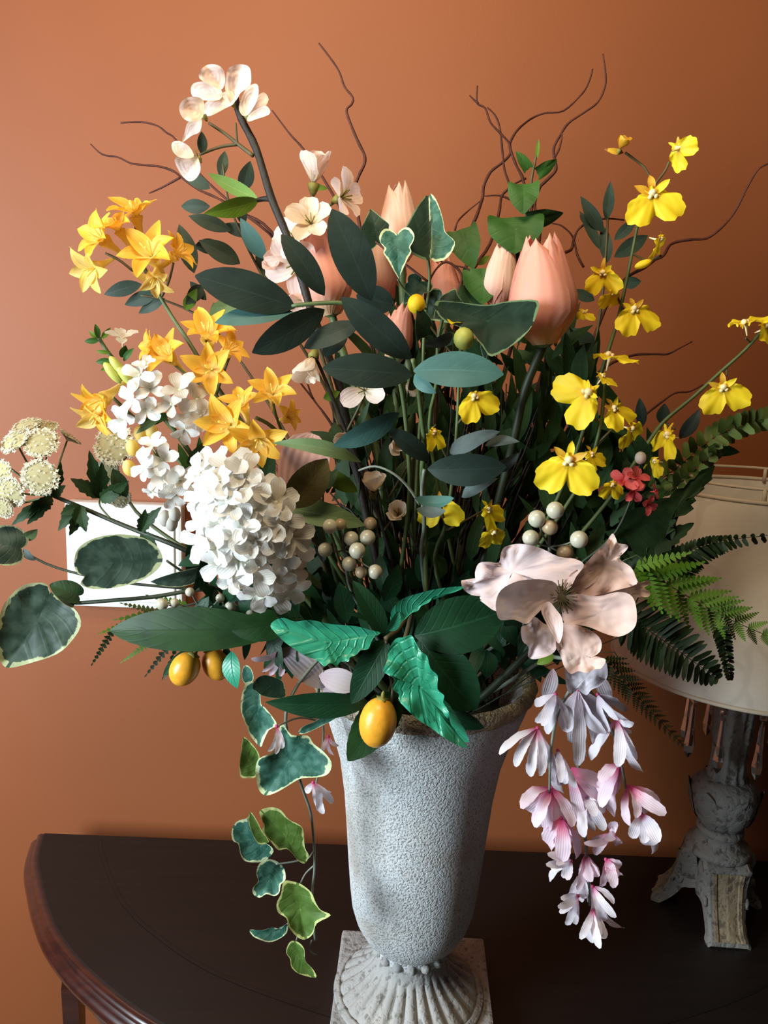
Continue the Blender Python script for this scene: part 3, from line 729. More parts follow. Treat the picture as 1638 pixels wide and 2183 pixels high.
# ================================================================== curly twigs
TWIGS = [
 ('reddish curly twig standing tallest above the bouquet, left of centre', [(680,92,-.08),(700,118,-.08),(722,150,-.08),(735,185,-.08),(752,207,-.08),(750,222,-.08),(739,236,-.08),(750,270,-.08),(765,305,-.08),(777,330,-.08),(777,350,-.08),(765,376,-.08),(757,410,-.08),(770,500,-.07),(800,700,-.05),(830,1000,-.03)], []),
 ('curly twig reaching far out left over the upper yellow flowers', [(193,307,-.12),(218,329,-.12),(251,335,-.12),(279,348,-.12),(309,352,-.12),(340,355,-.12),(370,365,-.12),(389,380,-.11),(425,405,-.11),(465,423,-.11),(517,454,-.10),(578,493,-.09),(650,620,-.07),(720,800,-.05),(790,1050,-.03)], [[(318,412,-.12),(345,400,-.12),(385,378,-.11)]]),
 ('thin twig with a pale tip behind the left drooping blossoms', [(257,262,-.14),(300,260,-.14),(335,268,-.13),(355,283,-.13),(375,298,-.12),(420,365,-.12),(500,440,-.10),(600,530,-.09),(700,750,-.06),(780,1000,-.03)], []),
 ('short straight twig behind the upright cream blossom', [(580,235,-.12),(600,262,-.12),(620,288,-.12),(650,322,-.12),(700,398,-.11),(735,470,-.1),(770,620,-.08),(810,900,-.04)], []),
 ('curly twig with a forked tip, leftmost of the right-hand twigs', [(1018,183,-.09),(1018,219,-.09),(1035,231,-.09),(1046,261,-.09),(1066,283,-.09),(1086,305,-.09),(1090,323,-.09),(1101,352,-.09),(1113,375,-.09),(1118,392,-.09),(1132,430,-.09),(1128,480,-.08),(1090,560,-.07),(1020,760,-.05),(960,1000,-.03)], [[(1001,203,-.09),(1010,212,-.09),(1020,221,-.09)]]),
 ('twig twined round its forked neighbour and running down to the ivy tip', [(1039,229,-.1),(1056,246,-.1),(1066,273,-.1),(1071,318,-.1),(1076,362,-.1),(1086,397,-.1),(1070,418,-.1),(1064,454,-.09),(1045,520,-.09),(1000,600,-.07),(960,800,-.05),(930,1040,-.03)], [[(1086,397,-.1),(1105,388,-.1),(1122,380,-.1)],[(1033,418,-.1),(1066,417,-.1),(1095,428,-.1)]]),
 ('curly twig arching highest on the upper right, looped halfway', [(1286,115,-.1),(1292,162,-.1),(1289,189,-.1),(1274,219,-.1),(1244,241,-.1),(1212,263,-.1),(1195,288,-.1),(1182,313,-.1),(1181,330,-.1),(1185,347,-.1),(1184,365,-.1),(1163,387,-.1),(1150,402,-.1),(1140,440,-.09),(1152,490,-.08),(1130,600,-.07),(1060,850,-.05)], [[(1199,283,-.095),(1197,300,-.095),(1192,318,-.095),(1184,334,-.095)]]),
 ('curly twig crossing from upper right down to behind the small ivy leaves', [(1264,147,-.12),(1257,172,-.12),(1242,199,-.12),(1202,236,-.12),(1163,241,-.12),(1133,253,-.12),(1103,278,-.11),(1088,305,-.11),(1088,328,-.11),(1071,347,-.11),(1046,367,-.11),(1032,397,-.11),(1029,422,-.11),(1017,459,-.1),(1006,486,-.1),(998,540,-.09),(985,640,-.07),(950,850,-.04)], [[(1024,429,-.11),(999,449,-.11),(977,471,-.1),(970,492,-.1)]]),
 ('looping twig right of the big coral tulip tip', [(1331,469,-.06),(1296,466,-.06),(1264,470,-.06),(1247,478,-.06),(1232,491,-.06),(1224,510,-.06),(1218,532,-.06),(1197,546,-.05),(1180,600,-.05),(1140,850,-.04)], [[(1177,476,-.06),(1197,481,-.06),(1217,498,-.06),(1225,516,-.06),(1232,545,-.05),(1245,570,-.05)],[(1247,478,-.06),(1240,466,-.06),(1239,458,-.06)]]),
 ('long twig curving out to the right edge beside the top orchids', [(1680,330,-.08),(1638,349,-.08),(1616,363,-.08),(1594,399,-.08),(1583,422,-.08),(1563,458,-.08),(1535,489,-.08),(1507,508,-.08),(1471,511,-.08),(1432,520,-.08),(1415,545,-.07),(1398,553,-.07),(1376,570,-.07),(1337,592,-.07),(1300,640,-.07),(1240,780,-.06),(1130,1000,-.04)], []),
 ('short low twig on bare wall below the right orchids', [(1476,728,-.08),(1448,743,-.08),(1423,755,-.08),(1393,755,-.08),(1340,760,-.08),(1270,800,-.07),(1180,920,-.05)], []),
 ('faint short twig under the right arching orchid stem', [(1500,820,-.1),(1470,835,-.1),(1440,838,-.1),(1410,858,-.1),(1370,890,-.09),(1290,960,-.07),(1150,1080,-.04)], []),
 ('curled twig tangle between the ivy and the coral tulips', [(905,640,-.02),(920,590,-.02),(945,560,-.02),(968,566,-.02),(985,590,-.02),(975,630,-.02),(955,700,-.02),(930,850,-.02)], [[(968,566,-.02),(1000,575,-.02),(992,600,-.02),(978,640,-.02)],[(945,560,-.02),(930,545,-.02),(955,530,-.03),(985,548,-.03)]]),
 ('dark twig rising through the gap beside the drooping peach petal', [(655,815,.0),(668,850,.0),(690,880,.0),(712,915,.0),(740,990,.0)], [[(628,790,.0),(640,815,.0),(668,850,.0)]]),
]
for lab, main, sides in TWIGS:
    T = Thing('curly_twig', lab, 'twig', group='curly reddish twigs')
    stem(T, main, mm(0.7), mm(1.9), MAT['twig'], 'shoot', wob=0.25)
    for s_ in sides: stem(T, s_, mm(0.6), mm(1.1), MAT['twig'], 'side_shoot', False, wob=0.25)
# ================================================================== blossom branches
T = Thing('blossom_branch', 'tall dark branch with pale pink blossoms at the very top left', 'blossom branch', group='blossom branches')
stem(T, [(496,160,.03),(503,215,.03),(514,252,.03),(547,319,.035),(578,420,.04),(611,500,.045),(645,600,.05),(672,690,.05),(703,765,.05),(728,840,.045),(752,960,.03)], mm(2.6), mm(3.6), MAT['bark'], 'branch', n=8, wob=0.15)
stem(T, [(445,262,.03),(480,285,.03),(506,306,.03),(540,332,.035)], mm(1.1), mm(1.6), MAT['stem_br'], 'side_twig', False)
stem(T, [(425,330,.03),(455,318,.03),(480,311,.03),(506,308,.03)], mm(1.0), mm(1.3), MAT['stem_br'], 'side_twig', False)
stem(T, [(503,262,.03),(504,285,.03),(506,306,.03)], mm(0.8), mm(1.1), MAT['stem_br'], 'side_twig', False)
stem(T, [(545,428,.035),(562,424,.035),(580,424,.04)], mm(1.5), mm(2.4), MAT['bark'], 'side_twig', False)
BC = (120, 60, 3.276)
def bcp(p): return (BC[0] + p[0] / BC[2], BC[1] + p[1] / BC[2])
BF = [((1230,520), .036, [([(1000,350),(1010,290),(1060,255),(1130,258),(1170,300),(1178,380),(1150,430),(1080,400)], (1160,430), (1050,260)),
   ([(940,430),(960,385),(1040,372),(1120,400),(1160,450),(1140,500),(1040,505),(960,485)], (1160,480), (945,430)),
   ([(1185,330),(1210,275),(1280,252),(1340,265),(1360,310),(1355,400),(1290,450),(1260,500),(1220,525),(1180,430)], (1230,520), (1290,255)),
   ([(1015,560),(1060,505),(1150,455),(1225,440),(1245,520),(1180,560),(1080,612),(1030,604)], (1240,500), (1020,580))]),
 ((1030,610), .042, [([(858,560),(880,508),(940,478),(1025,500),(1030,600),(1000,640),(930,652),(880,622)], (1030,590), (865,560)),
   ([(925,650),(1012,625),(1005,720),(945,752),(880,795),(898,720)], (1020,620), (885,790))]),
 ((1330,610), .04, [([(1275,545),(1320,430),(1382,388),(1412,410),(1405,500),(1345,600),(1300,610)], (1320,610), (1395,395)),
   ([(1335,590),(1400,480),(1450,448),(1484,500),(1445,565),(1370,625)], (1330,610), (1475,480)),
   ([(1345,605),(1450,540),(1492,570),(1484,604),(1400,635),(1340,652)], (1335,630), (1490,585))]),
 ((990,900), .04, [([(808,802),(860,788),(930,828),(960,900),(870,905),(815,862)], (970,890), (812,805)),
   ([(832,900),(965,876),(1004,950),(1002,1010),(962,1062),(910,1062),(850,985)], (985,905), (900,1060))])]
for c_, dd, pets in BF:
    P = V(*bcp(c_), dd - .004)
    o = T.part('blossom', CM['calyx'], MAT['calyx'], None, facing(P, view_dir(-.3, .5, .1), 0, M_(34, P)))
    for k, (ol, b_, t_) in enumerate(pets): blade(T, MAT['blossom'], ol, bcp(b_), bcp(t_), (dd, dd + .006 * (-1) ** k), .3, .12, .35, k * 2.3 + dd * 90, 'petal', o, BC)
leaf(T, MAT['brightleaf'], (550,424), (443,369), 34, (.035,.045), 25, fold=.25, bend=-.06, prof='lance')
leaf(T, MAT['olive_leaf'], (552,427), (435,455), 40, (.035,.05), -15, fold=.2, bend=.08, prof='lance')
leaf(T, MAT['sprig'], (431,330), (430,280), 22, .03, 10, prof='lance')
T = Thing('blossom_branch', 'shorter cream-blossomed sprig standing behind the dark ruscus leaves', 'blossom branch', group='blossom branches')
stem(T, [(668,398,.02),(660,440,.02),(640,500,.02),(640,580,.02),(660,680,.02),(700,800,.015),(760,1000,.0)], mm(1.2), mm(2.2), MAT['stem_br'], 'branch')
stem(T, [(722,425,.02),(700,440,.02),(668,458,.02),(640,495,.02)], mm(1.0), mm(1.3), MAT['stem'], 'side_twig', False)
blossom(T, (669,390), 69, (.1, .95, .35), .02, 0, 'cupped')
blossom(T, (726,422), 58, (.85, .15, .5), .025, 0)
blossom(T, (664,478), 56, (-.1, .35, .95), .03, 10, 'blossom', 'cream')
blossom(T, (628,508), 49, (-.6, .1, .7), .02, 0)
blossom(T, (638,560), 76, (-.35, -.55, .6), .01, 30)
blossom(T, (592,562), 40, (-.3, .0, .95), .0, 0, 'cupped', 'blossom')
blossom(T, (655,640), 52, (-.5, -.4, .6), .01, 0, 'cupped')
leaf(T, MAT['olive_leaf'], (668,398), (700,402), 12, .02, 0)
T = Thing('blossom_branch', 'low sprig of peach and cream blossoms in the shaded heart of the bouquet', 'blossom branch', group='blossom branches')
stem(T, [(672,760,.06),(690,800,.055),(730,900,.05),(775,1010,.05),(815,1120,.04),(840,1250,.03)], mm(1.3), mm(2.6), MAT['bark'], 'branch')
for pts in ([(785,828,.06),(760,880,.055),(740,920,.05)], [(795,1040,.06),(790,1060,.05),(795,1070,.045)], [(850,1090,.06),(835,1110,.05),(820,1130,.04)], [(930,905,.04),(890,960,.04),(830,1060,.04)]):
    stem(T, pts, mm(0.9), mm(1.2), MAT['stem_br'], 'side_twig', False)
blossom(T, (668,762), 63, (-.25, -.85, .35), .062, 0, 'cupped', 'cream')
blossom(T, (778,832), 58, (-.2, -.05, .8), .06, 20, 'blossom', 'blossom', 3)
blossom(T, (796,1048), 49, (0, .8, .6), .065, 0, 'cupped', 'cream')
blossom(T, (850,1098), 45, (-.1, .3, .8), .06, 0, 'cupped', 'cream')
blossom(T, (740,932), 38, (-.3, -.3, .8), .04, 0, 'cupped', 'cream')
blossom(T, (845,945), 38, (.2, -.2, .9), .05, 0, 'cupped', 'cream')
blossom(T, (878,850), 38, (.1, .6, .6), .03, 0, 'cupped', 'cream')
leaf(T, MAT['olive_leaf'], (690,850), (725,835), 22, .05, 0)
# ================================================================== tulips
def tulip_petal(Hh, Rm, key, rin, tipbend, A=66):
    v = []; uv = []; nv, nu = 10, 6
    for j in range(nv + 1):
        t = j / nv; w = max(0.02, (min(1, .35 + t * 2.4)) * (1 - max(0, (t - .5) / .5) ** 2.6) ** 0.7)
        R = Rm * rin * (0.34 + 0.66 * math.sin(min(1, t / .36) * PI / 2) - 0.60 * max(0, (t - .36) / .64) ** 1.45 + tipbend * max(0, t - .8))
        for i in range(nu + 1):
            s = 2 * i / nu - 1; ph = math.radians(A) * w * s
            rr = R * (1 - 0.06 * s * s + 0.03 * (1 - abs(s)) ** 3)
            v.append(Vector((rr * math.sin(ph), rr * math.cos(ph), Hh * t * (1 - 0.03 * s * s)))); uv.append((s * .5 + .5, t))
    return mesh(v, grid_faces(nv, nu), uv)
TP = [tulip_petal(1, .325, 'a', 1.0, .0), tulip_petal(.97, .325, 'b', .91, .1), tulip_petal(.93, .325, 'c', 1.04, .35)]
def tulip(label, base, tip, dep, mat, rot, stempts, wide=1.0, leaves=()):
    T = Thing('tulip', label, 'tulip', group='coral tulips')
    B = V(base[0], base[1], dep); Q = V(tip[0], tip[1], dep); L = (Q - B).length
    z = (Q - B).normalized(); x = UP.cross(z) if abs(UP.dot(z)) < .9 else RT
    x = (x - z * x.dot(z)).normalized(); y = z.cross(x)
    Wm = basis(x, y, z, B, L) @ Matrix.Rotation(math.radians(rot), 4, 'Z') @ Matrix.Diagonal((wide, wide, 1, 1))
    o = T.part('flower_head', join(lathe_geo([(0.03, -.03), (0.09, 0.0), (0.11, .04), (0.03, .08)], 12)), MAT['stem'], None, Wm)
    for k in range(6):
        T.part('petal', TP[(0, 1)[k % 2] if k != 2 else 2], MAT[mat], o, Wm @ Matrix.Rotation(math.radians(k * 60 + jit(5)), 4, 'Z'))
    stem(T, [(base[0], base[1], dep)] + stempts, mm(3.2), mm(3.6), MAT['stem_dk'] if dep > .04 else MAT['stem'], 'stem', n=8)
    for a in leaves: leaf(T, MAT['green_dk'], *a, prof='strap', fold=.25, bend=.08)
    return T
tulip('largest coral tulip, standing clear at the right of centre', (1160,735), (1152,494), .055, 'tulip', 30, [(1120,830,.05),(1100,920,.045),(1075,1020,.03)], 1.0)
tulip('pale pink tulip peeping up behind the variegated ivy at the top', (856,560), (846,385), .0, 'tulip_pale', 10, [(860,640,.0),(870,760,.0),(880,950,.0)], 0.84)
tulip('coral tulip half hidden behind the tall dark ruscus leaf', (708,672), (672,480), .015, 'tulip', 45, [(735,760,.01),(770,860,.01),(810,1000,.0)], 0.95)
tulip('narrow coral tulip low in the gap between the ruscus leaves', (838,775), (858,640), .0, 'tulip', 0, [(845,850,.0),(860,950,.0)], 0.85)
tulip('pink tulip seen in slivers behind the small round ivy leaf', (835,640), (812,480), -.03, 'tulip_pale', 20, [(840,700,-.03),(860,850,-.02)], 0.8)
tulip('pale tulip hidden behind the green ivy left of the largest tulip', (1060,660), (1078,510), -.02, 'tulip_pale', 0, [(1050,740,-.02),(1020,900,-.02)], 0.8)
tulip('tan pink tulip in the shade beneath the twig tangle', (948,680), (940,545), -.05, 'tulip', 15, [(945,740,-.04),(930,900,-.03)], 0.95)
# ================================================================== golden flower sprays
T = Thing('freesia_spray', 'golden yellow flower spray highest on the left', 'flower spray', group='golden yellow sprays')
stem(T, [(300,560,.0),(340,630,.0),(370,680,.005),(402,728,.01),(460,820,.02),(560,960,.02),(680,1120,.01)], mm(1.6), mm(2.4), MAT['stem'])
for pts in ([(225,540,.0),(262,560,.0),(330,618,.0)], [(290,480,-.005),(290,530,0),(335,620,0)], [(370,560,0),(360,600,0),(345,632,0)]): stem(T, pts, mm(1), mm(1.3), MAT['stem_br'], 'side_stem', False)
starflower(T, (222,512), 66, (-.45, .3, .8), .01, 10)
starflower(T, (205,570), 60, (-.4, -.55, .7), .015, 0, 'freesia_pale')
starflower(T, (290,462), 62, (-.1, .8, .55), .0, 0)
starflower(T, (255,492), 54, (-.3, .6, .6), .008, 0)
starflower(T, (325,548), 78, (-.1, .3, .75), .01, 20)
starflower(T, (372,545), 56, (.75, .5, .3), .0, 0)
starflower(T, (330,590), 48, (0, -.75, .5), .012, 0, 'freesia_pale')
T = Thing('freesia_spray', 'golden yellow flower spray just above the white florets', 'flower spray', group='golden yellow sprays')
stem(T, [(440,790,.03),(470,860,.03),(520,940,.03),(600,1060,.025),(700,1180,.02)], mm(1.6), mm(2.4), MAT['stem'])
for pts in ([(362,770,.03),(400,800,.03),(450,835,.03)], [(440,725,.03),(445,770,.03),(455,830,.03)], [(490,760,.03),(475,800,.03),(462,840,.03)]): stem(T, pts, mm(1), mm(1.3), MAT['stem'], 'side_stem', False)
starflower(T, (362,762), 66, (-.3, .35, .8), .035, 15)
starflower(T, (443,722), 70, (.0, .7, .65), .035, 0)
starflower(T, (450,788), 68, (.05, -.15, .95), .05, 30)
starflower(T, (482,752), 56, (.65, .4, .5), .04, 0)
starflower(T, (330,742), 42, (-.7, .2, .5), .03, 0)
T = Thing('freesia_spray', 'golden yellow flower spray right above the white hydrangea head', 'flower spray', group='golden yellow sprays')
stem(T, [(545,890,.06),(580,910,.055),(620,960,.05),(680,1080,.04),(740,1200,.03)], mm(1.5), mm(2.2), MAT['stem'])
for pts in ([(581,850,.06),(590,890,.055),(605,930,.05)], [(500,900,.06),(550,920,.055),(605,940,.05)]): stem(T, pts, mm(1), mm(1.3), MAT['stem'], 'side_stem', False)
starflower(T, (582,842), 58, (.15, .45, .85), .065, 10)
starflower(T, (492,905), 74, (-.25, -.1, .9), .07, 20)
starflower(T, (552,935), 70, (.1, -.4, .9), .08, 0)
starflower(T, (520,868), 58, (-.1, .65, .65), .06, 0)
starflower(T, (612,890), 38, (.6, .1, .6), .05, 0)
T = Thing('freesia_spray', 'single yellow bell flower lowest on the left edge, with small yellow buds', 'flower spray', group='golden yellow sprays')
stem(T, [(238,845,.03),(275,880,.03),(330,930,.03),(400,1000,.03),(520,1110,.03),(650,1220,.02)], mm(1.4), mm(2.2), MAT['stem'])
starflower(T, (222,850), 72, (-.45, -.6, .55), .045, 0, 'freesia')
starflower(T, (212,880), 56, (-.3, -.75, .5), .04, 0, 'freesia_pale')
for p in ((325,922), (283,955), (276,998), (300,925)): budp(T, p, 15, .028, 'freesia_pale', d=(-.3, 1, .3))
# ================================================================== white florets
T = Thing('stock_stem', 'white floret spike with green buds, uppermost on the left', 'flower stem', group='white floret stems')
stem(T, [(208,715,.05),(229,749,.05),(262,790,.05),(310,850,.05),(370,915,.05),(430,1000,.045),(520,1110,.04),(650,1220,.03)], mm(1.5), mm(3.0), MAT['stem'])
for b_, t_, w_ in (((210,722),(203,690),13), ((212,726),(180,728),13), ((216,722),(236,698),12), ((208,722),(190,705),10), ((240,768),(204,772),14), ((246,775),(214,790),12), ((236,752),(205,748),9), ((262,790),(228,800),12), ((258,762),(268,736),20), ((264,770),(286,742),14)): leaf(T, MAT['olive_leaf' if w_ < 13 else 'green'], b_, t_, w_, .055, jit(30), 'green_bud', prof='lance', fold=.3, bend=.1)
for p in ((252,782), (266,800), (240,795)): budp(T, p, 11, .058, 'budgreen', 'green_bud', 2.6, (-.6, .8, .3))
FL = [((262,722),38,(.2,.7,.5),'stock_grey'), ((298,800),40,(-.2,.3,.9),'stock'), ((320,828),40,(.1,.2,.9),'stock'), ((283,852),42,(-.5,0,.8),'stock'), ((268,896),40,(-.4,-.4,.8),'stock'), ((310,872),40,(.0,-.2,.9),'stock'), ((310,780),32,(.1,.6,.6),'stock'),
      ((384,832),44,(0,.5,.8),'stock_grey'), ((420,852),42,(.4,.3,.8),'stock_grey'), ((366,862),40,(-.3,.1,.9),'stock_grey'), ((398,885),44,(.1,-.3,.9),'stock_grey'), ((428,886),38,(.5,-.1,.8),'stock_grey'), ((392,916),34,(0,-.7,.6),'stock')]
for p, s_, d_, m_ in FL: floret(T, p, s_, d_, .06 + jit(.006), m_)
leaf(T, MAT['green'], (300,905), (370,880), 22, .05, 0); leaf(T, MAT['pale'], (345,890), (290,925), 16, .052, 20)
T = Thing('stock_stem', 'bright white floret cluster left of the hydrangea head, above the wall box', 'flower stem', group='white floret stems')
stem(T, [(330,960,.06),(355,1010,.055),(400,1060,.05),(480,1130,.045),(600,1220,.035)], mm(1.6), mm(2.8), MAT['stem'])
for p, s_, d_ in [((326,952),38,(-.1,.6,.7)), ((313,996),42,(-.5,.1,.8)), ((347,980),42,(.1,.2,.9)), ((358,1014),44,(.1,-.1,.9)), ((382,1026),42,(.5,-.1,.8)), ((334,1018),40,(-.3,-.3,.9)), ((370,1056),36,(.2,-.6,.7)), ((326,1046),26,(-.3,-.7,.6))]:
    floret(T, p, s_, d_, .068 + jit(.006))
for p in ((372,1098), (366,1115), (352,1105)): budp(T, p, 14, .05, 'stock_grey', 'green_bud', 1.4, (.1, 1, .3))
leaf(T, MAT['green_dk'], (400,1000), (440,940), 26, .05, 0); leaf(T, MAT['green'], (405,1010), (380,945), 20, .05, 0); leaf(T, MAT['green'], (430,1020), (425,930), 22, .045, 0)
T = Thing('hydrangea', 'large cone-shaped white hydrangea head left of centre', 'hydrangea')
stem(T, [(530,1110,.10),(580,1190,.09),(650,1270,.06)], mm(2.5), mm(3.5), MAT['stem'], n=8)
HY = [(455,992),(490,1000),(522,1012),(428,1012),(470,1040),(515,1045),(556,1042),(428,1062),(458,1077),(500,1082),(545,1077),(588,1072),(430,1117),(470,1112),(520,1117),(560,1117),(603,1108),(430,1152),(458,1167),(500,1152),(545,1157),(588,1152),(622,1140),(470,1202),(510,1192),(555,1192),(600,1187),(626,1172),(502,1230),(545,1227),(588,1227),(620,1212),(548,1264),(580,1266),(618,1250),(486,1062),(532,1137)]
for p in HY:
    cx, cy = 525, 1130; ux, uy = (p[0] - cx) / 120, (p[1] - cy) / 160
    r2 = min(1, ux * ux + uy * uy)
    floret(T, p, 50 + jit(6), (ux * .9 + jit(.15), -uy * .8 + jit(.15), 1.0), .10 + .035 * math.sqrt(1 - r2) + jit(.003), 'stock' if p[0] < 505 + .3 * (p[1] - 1100) or rnd.random() < .35 else 'stock_grey', 4 + rnd.randrange(2))  # greyer petals towards the right put the head's shaded side into its colour
# ================================================================== cream yarrow
def umbel_mesh(seed):
    r = random.Random(seed); mb = MB()
    base = lathe_geo([(0.03, -.35), (.25, -.22), (.7, -.08), (.92, .02), (.78, .09), (.4, .14), (.02, .16)], 18, lambda a, z, j: 1 + .06 * math.sin(5 * a + seed) + .03 * math.sin(11 * a))
    for k in range(130):
        q = math.sqrt(r.random()); q = q if r.random() < .45 else .8 + .2 * r.random(); a = r.random() * 6.283
        c = Vector((q * math.cos(a), q * math.sin(a), .21 - .2 * q * q + r.random() * .07)); s_ = .055 + .03 * r.random() + (.04 if q > .8 else 0)
        tilt = Matrix.Rotation(r.uniform(-.7, .7), 3, 'X') @ Matrix.Rotation(r.uniform(0, 6), 3, 'Z')
        mb.add([c + tilt @ Vector((s_ * (1.35 if i % 2 else .5) * math.cos(i * .785), s_ * (1.35 if i % 2 else .5) * math.sin(i * .785), .03 if i % 2 else 0)) for i in range(8)], [tuple(range(8))])
    return mesh(*base), mb.mesh()
UM = [umbel_mesh(k) for k in range(3)]
def umbel(T, p, r, d, dep, mat='yarrow'):
    P = V(p[0], p[1], dep); k = rnd.randrange(3); Wm = facing(P, view_dir(*d), jit(180), M_(r, P))
    o = T.part('umbel_head', UM[k][0], MAT['yarrow_dk'], None, Wm)
    T.part('tiny_florets', UM[k][1], MAT[mat], o, Wm)['kind'] = 'stuff'
T = Thing('yarrow_stem', 'flat-topped cream yarrow stem with feathery leaves at the left edge', 'yarrow', group='cream yarrow stems')
stem(T, [(85,1040,-.0),(112,1056,.0),(170,1080,.01),(247,1113,.015),(302,1135,.02),(385,1168,.03),(500,1230,.03)], mm(1.7), mm(2.6), MAT['stem_dk'])
for p, r, d_, dd in [((33,940),36,(-.3,.5,.7),.012), ((88,945),37,(.1,.4,.8),.015), ((86,1017),39,(.1,-.1,.95),.03), ((24,1048),34,(-.2,-.3,.9),.03), ((3,1012),34,(-.4,.1,.9),.02), ((58,908),30,(-.1,.75,.6),.0), ((98,910),26,(.2,.8,.5),-.005), ((8,1082),24,(-.2,-.4,.9),.03), ((-25,960),34,(-.4,.4,.7),.01), ((148,932),27,(.55,.75,-.1),-.01)]:
    umbel(T, p, r, d_, dd); stem(T, [(p[0] - d_[0] * 8, p[1] + d_[1] * 8, dd - .008), (p[0] * .5 + 50, p[1] * .5 + 530, -.0), (112,1056,.0)], mm(.8), mm(1.0), MAT['stem'], 'ray', False)
def feather(b, tips, w, dd, mat='green_dk'):
    for q in tips: leaf(T, MAT[mat], b, q, w, (dd, dd + .008), jit(25), prof='lance', serr=.5, nserr=5, nv=12, bend=.08)
feather((212,1062), [(190,960), (150,1020), (275,1025), (217,985), (255,1055)], 30, .01)
feather((172,1078), [(124,1132), (148,1142), (184,1134), (129,1097), (160,1120)], 26, .015)
feather((110,1058), [(25,1120), (58,1118), (85,1095), (130,985), (140,1035), (60,1092)], 24, .005)
feather((300,1135), [(310,1085), (345,1080), (335,1165)], 24, .02)
stem(T, [(212,1062,.01),(214,1080,.01),(235,1105,.015)], mm(.8), mm(1), MAT['stem'], 'leaf_stalk', False)
T = Thing('yarrow_stem', 'smaller tan yarrow head behind the white florets and yellow bell', 'yarrow', group='cream yarrow stems')
stem(T, [(246,975,-.03),(255,1020,-.03),(290,1090,-.02),(380,1160,.0),(500,1230,.01)], mm(1.4), mm(2.2), MAT['stem'])
umbel(T, (246,950), 44, (.1, .25, .9), -.02); umbel(T, (232,1005), 28, (-.2, -.3, .9), -.02); umbel(T, (256,1060), 24, (.1, -.4, .8), -.02)
leaf(T, MAT['green_dk'], (270,1060), (240,1000), 34, -.015, 0, serr=.3)
# ================================================================== pothos leaves
T = Thing('pothos_stem', 'mottled heart-shaped leaves on a long stem reaching to the left edge', 'leafy stem', group='mottled round-leaf stems')
stem(T, [(112,1268,.06),(150,1285,.06),(250,1279,.06),(330,1272,.055),(450,1255,.05),(560,1270,.04)], mm(1.6), mm(2.2), MAT['stem_dk'])
blade(T, MAT['pothos'], [(108,1262),(135,1280),(165,1305),(172,1335),(150,1370),(120,1395),(70,1412),(20,1424),(2,1412),(-8,1380),(-4,1330),(10,1285),(45,1250),(80,1242),(100,1246)], (112,1264), (18,1420), (.06,.08), .15, .06, .08, 1)
blade(T, MAT['pothos'], [(158,1200),(165,1172),(190,1152),(235,1140),(290,1142),(330,1160),(347,1190),(335,1215),(300,1238),(250,1252),(200,1256),(172,1245),(180,1228),(165,1222)], (345,1195), (158,1205), (.06,.07), .12, .05, .06, 2)
leaf(T, MAT['green_dk'], (172,1272), (106,1246), 46, .06, 10, shape=CORD, fold=.2)
leaf(T, MAT['pothos'], (160,1290), (112,1262), 30, .064, 30, shape=CORD, fold=.3)
leaf(T, MAT['pothos'], (440,1216), (322,1240), 52, (.06,.07), -30, fold=.15, prof='ovate')
leaf(T, MAT['citrus_dk'], (470,1180), (380,1206), 50, (.05,.06), 20, prof='ovate')
stem(T, [(355,1195,.06),(400,1225,.055),(460,1255,.05)], mm(1), mm(1.3), MAT['stem_dk'], 'leaf_stalk', False)
T = Thing('pothos_stem', 'single dark rounded leaf cut off by the left edge, above the largest mottled leaf', 'leafy stem', group='mottled round-leaf stems')
stem(T, [(48,1175,.02),(120,1210,.02),(250,1240,.025),(400,1255,.03),(540,1270,.03)], mm(1.0), mm(1.8), MAT['stem_dk'])
leaf(T, MAT['pothos'], (52,1172), (-55,1150), 88, (.02,.03), 15, shape=CORD, fold=.1)
leaf(T, MAT['grey_leaf'], (50,1170), (75,1195), 18, .02, 30, fold=.3); leaf(T, MAT['pale'], (45,1150), (80,1128), 26, .015, 30, serr=.4)
# ================================================================== left fern
T = Thing('fern_frond', 'fine fern with tips hanging below the large dark leaf on the left', 'fern', group='fern fronds')
stem(T, [(235,1352,.02),(300,1318,.025),(400,1290,.03),(520,1290,.03)], mm(.8), mm(1.4), MAT['stem_dk'], 'rachis')
for b, t, w, m_ in [((240,1346),(194,1420),24,'fern_dk'), ((322,1368),(256,1414),22,'fern'), ((372,1362),(308,1444),26,'fern_dk'), ((300,1318),(208,1352),26,'fern'), ((340,1305),(255,1285),22,'herb'), ((395,1292),(330,1345),26,'fern_dk'), ((400,1290),(310,1268),24,'fern'), ((390,1350),(345,1450),14,'fern_dk'), ((360,1300),(240,1322),28,'fern')]:
    pinna(T, MAT[m_], b, t, w, .022, jit(20), 9)
# ================================================================== kumquats and their leaves
def kumquat(T, c, rx, ry, tilt, dep):
    P = V(c[0], c[1], dep); s = M_(1, P); a = math.radians(tilt)
    ax = (UP * math.cos(a) - RT * math.sin(a) - FWD * .15).normalized()
    x = (RT - ax * RT.dot(ax)).normalized(); Wm = basis(x, ax.cross(x), ax, P)
    v, f, uv = sphere_geo((0, 0, 0), rx * s, rx * s, ry * s, 24, 16)
    o = T.part('kumquat', mesh(v, f, uv), MAT['kumquat'], None, Wm)
    v, f, uv = lathe_geo([(.0005, .006), (.0014, .004), (.0014, .001), (.0045, .0006), (.0042, -.0006)], 10, lambda a_, z, j: 1 + (.25 * math.cos(5 * a_) if j > 2 else 0))
    T.part('calyx', mesh(v, f, uv), MAT['calyx'], o, Wm @ Matrix.Translation((0, 0, ry * s * .985)))
    return o
T = Thing('kumquat_branch', 'two orange kumquats under a long dark green leaf, left of the urn', 'kumquat branch', group='kumquat branches')
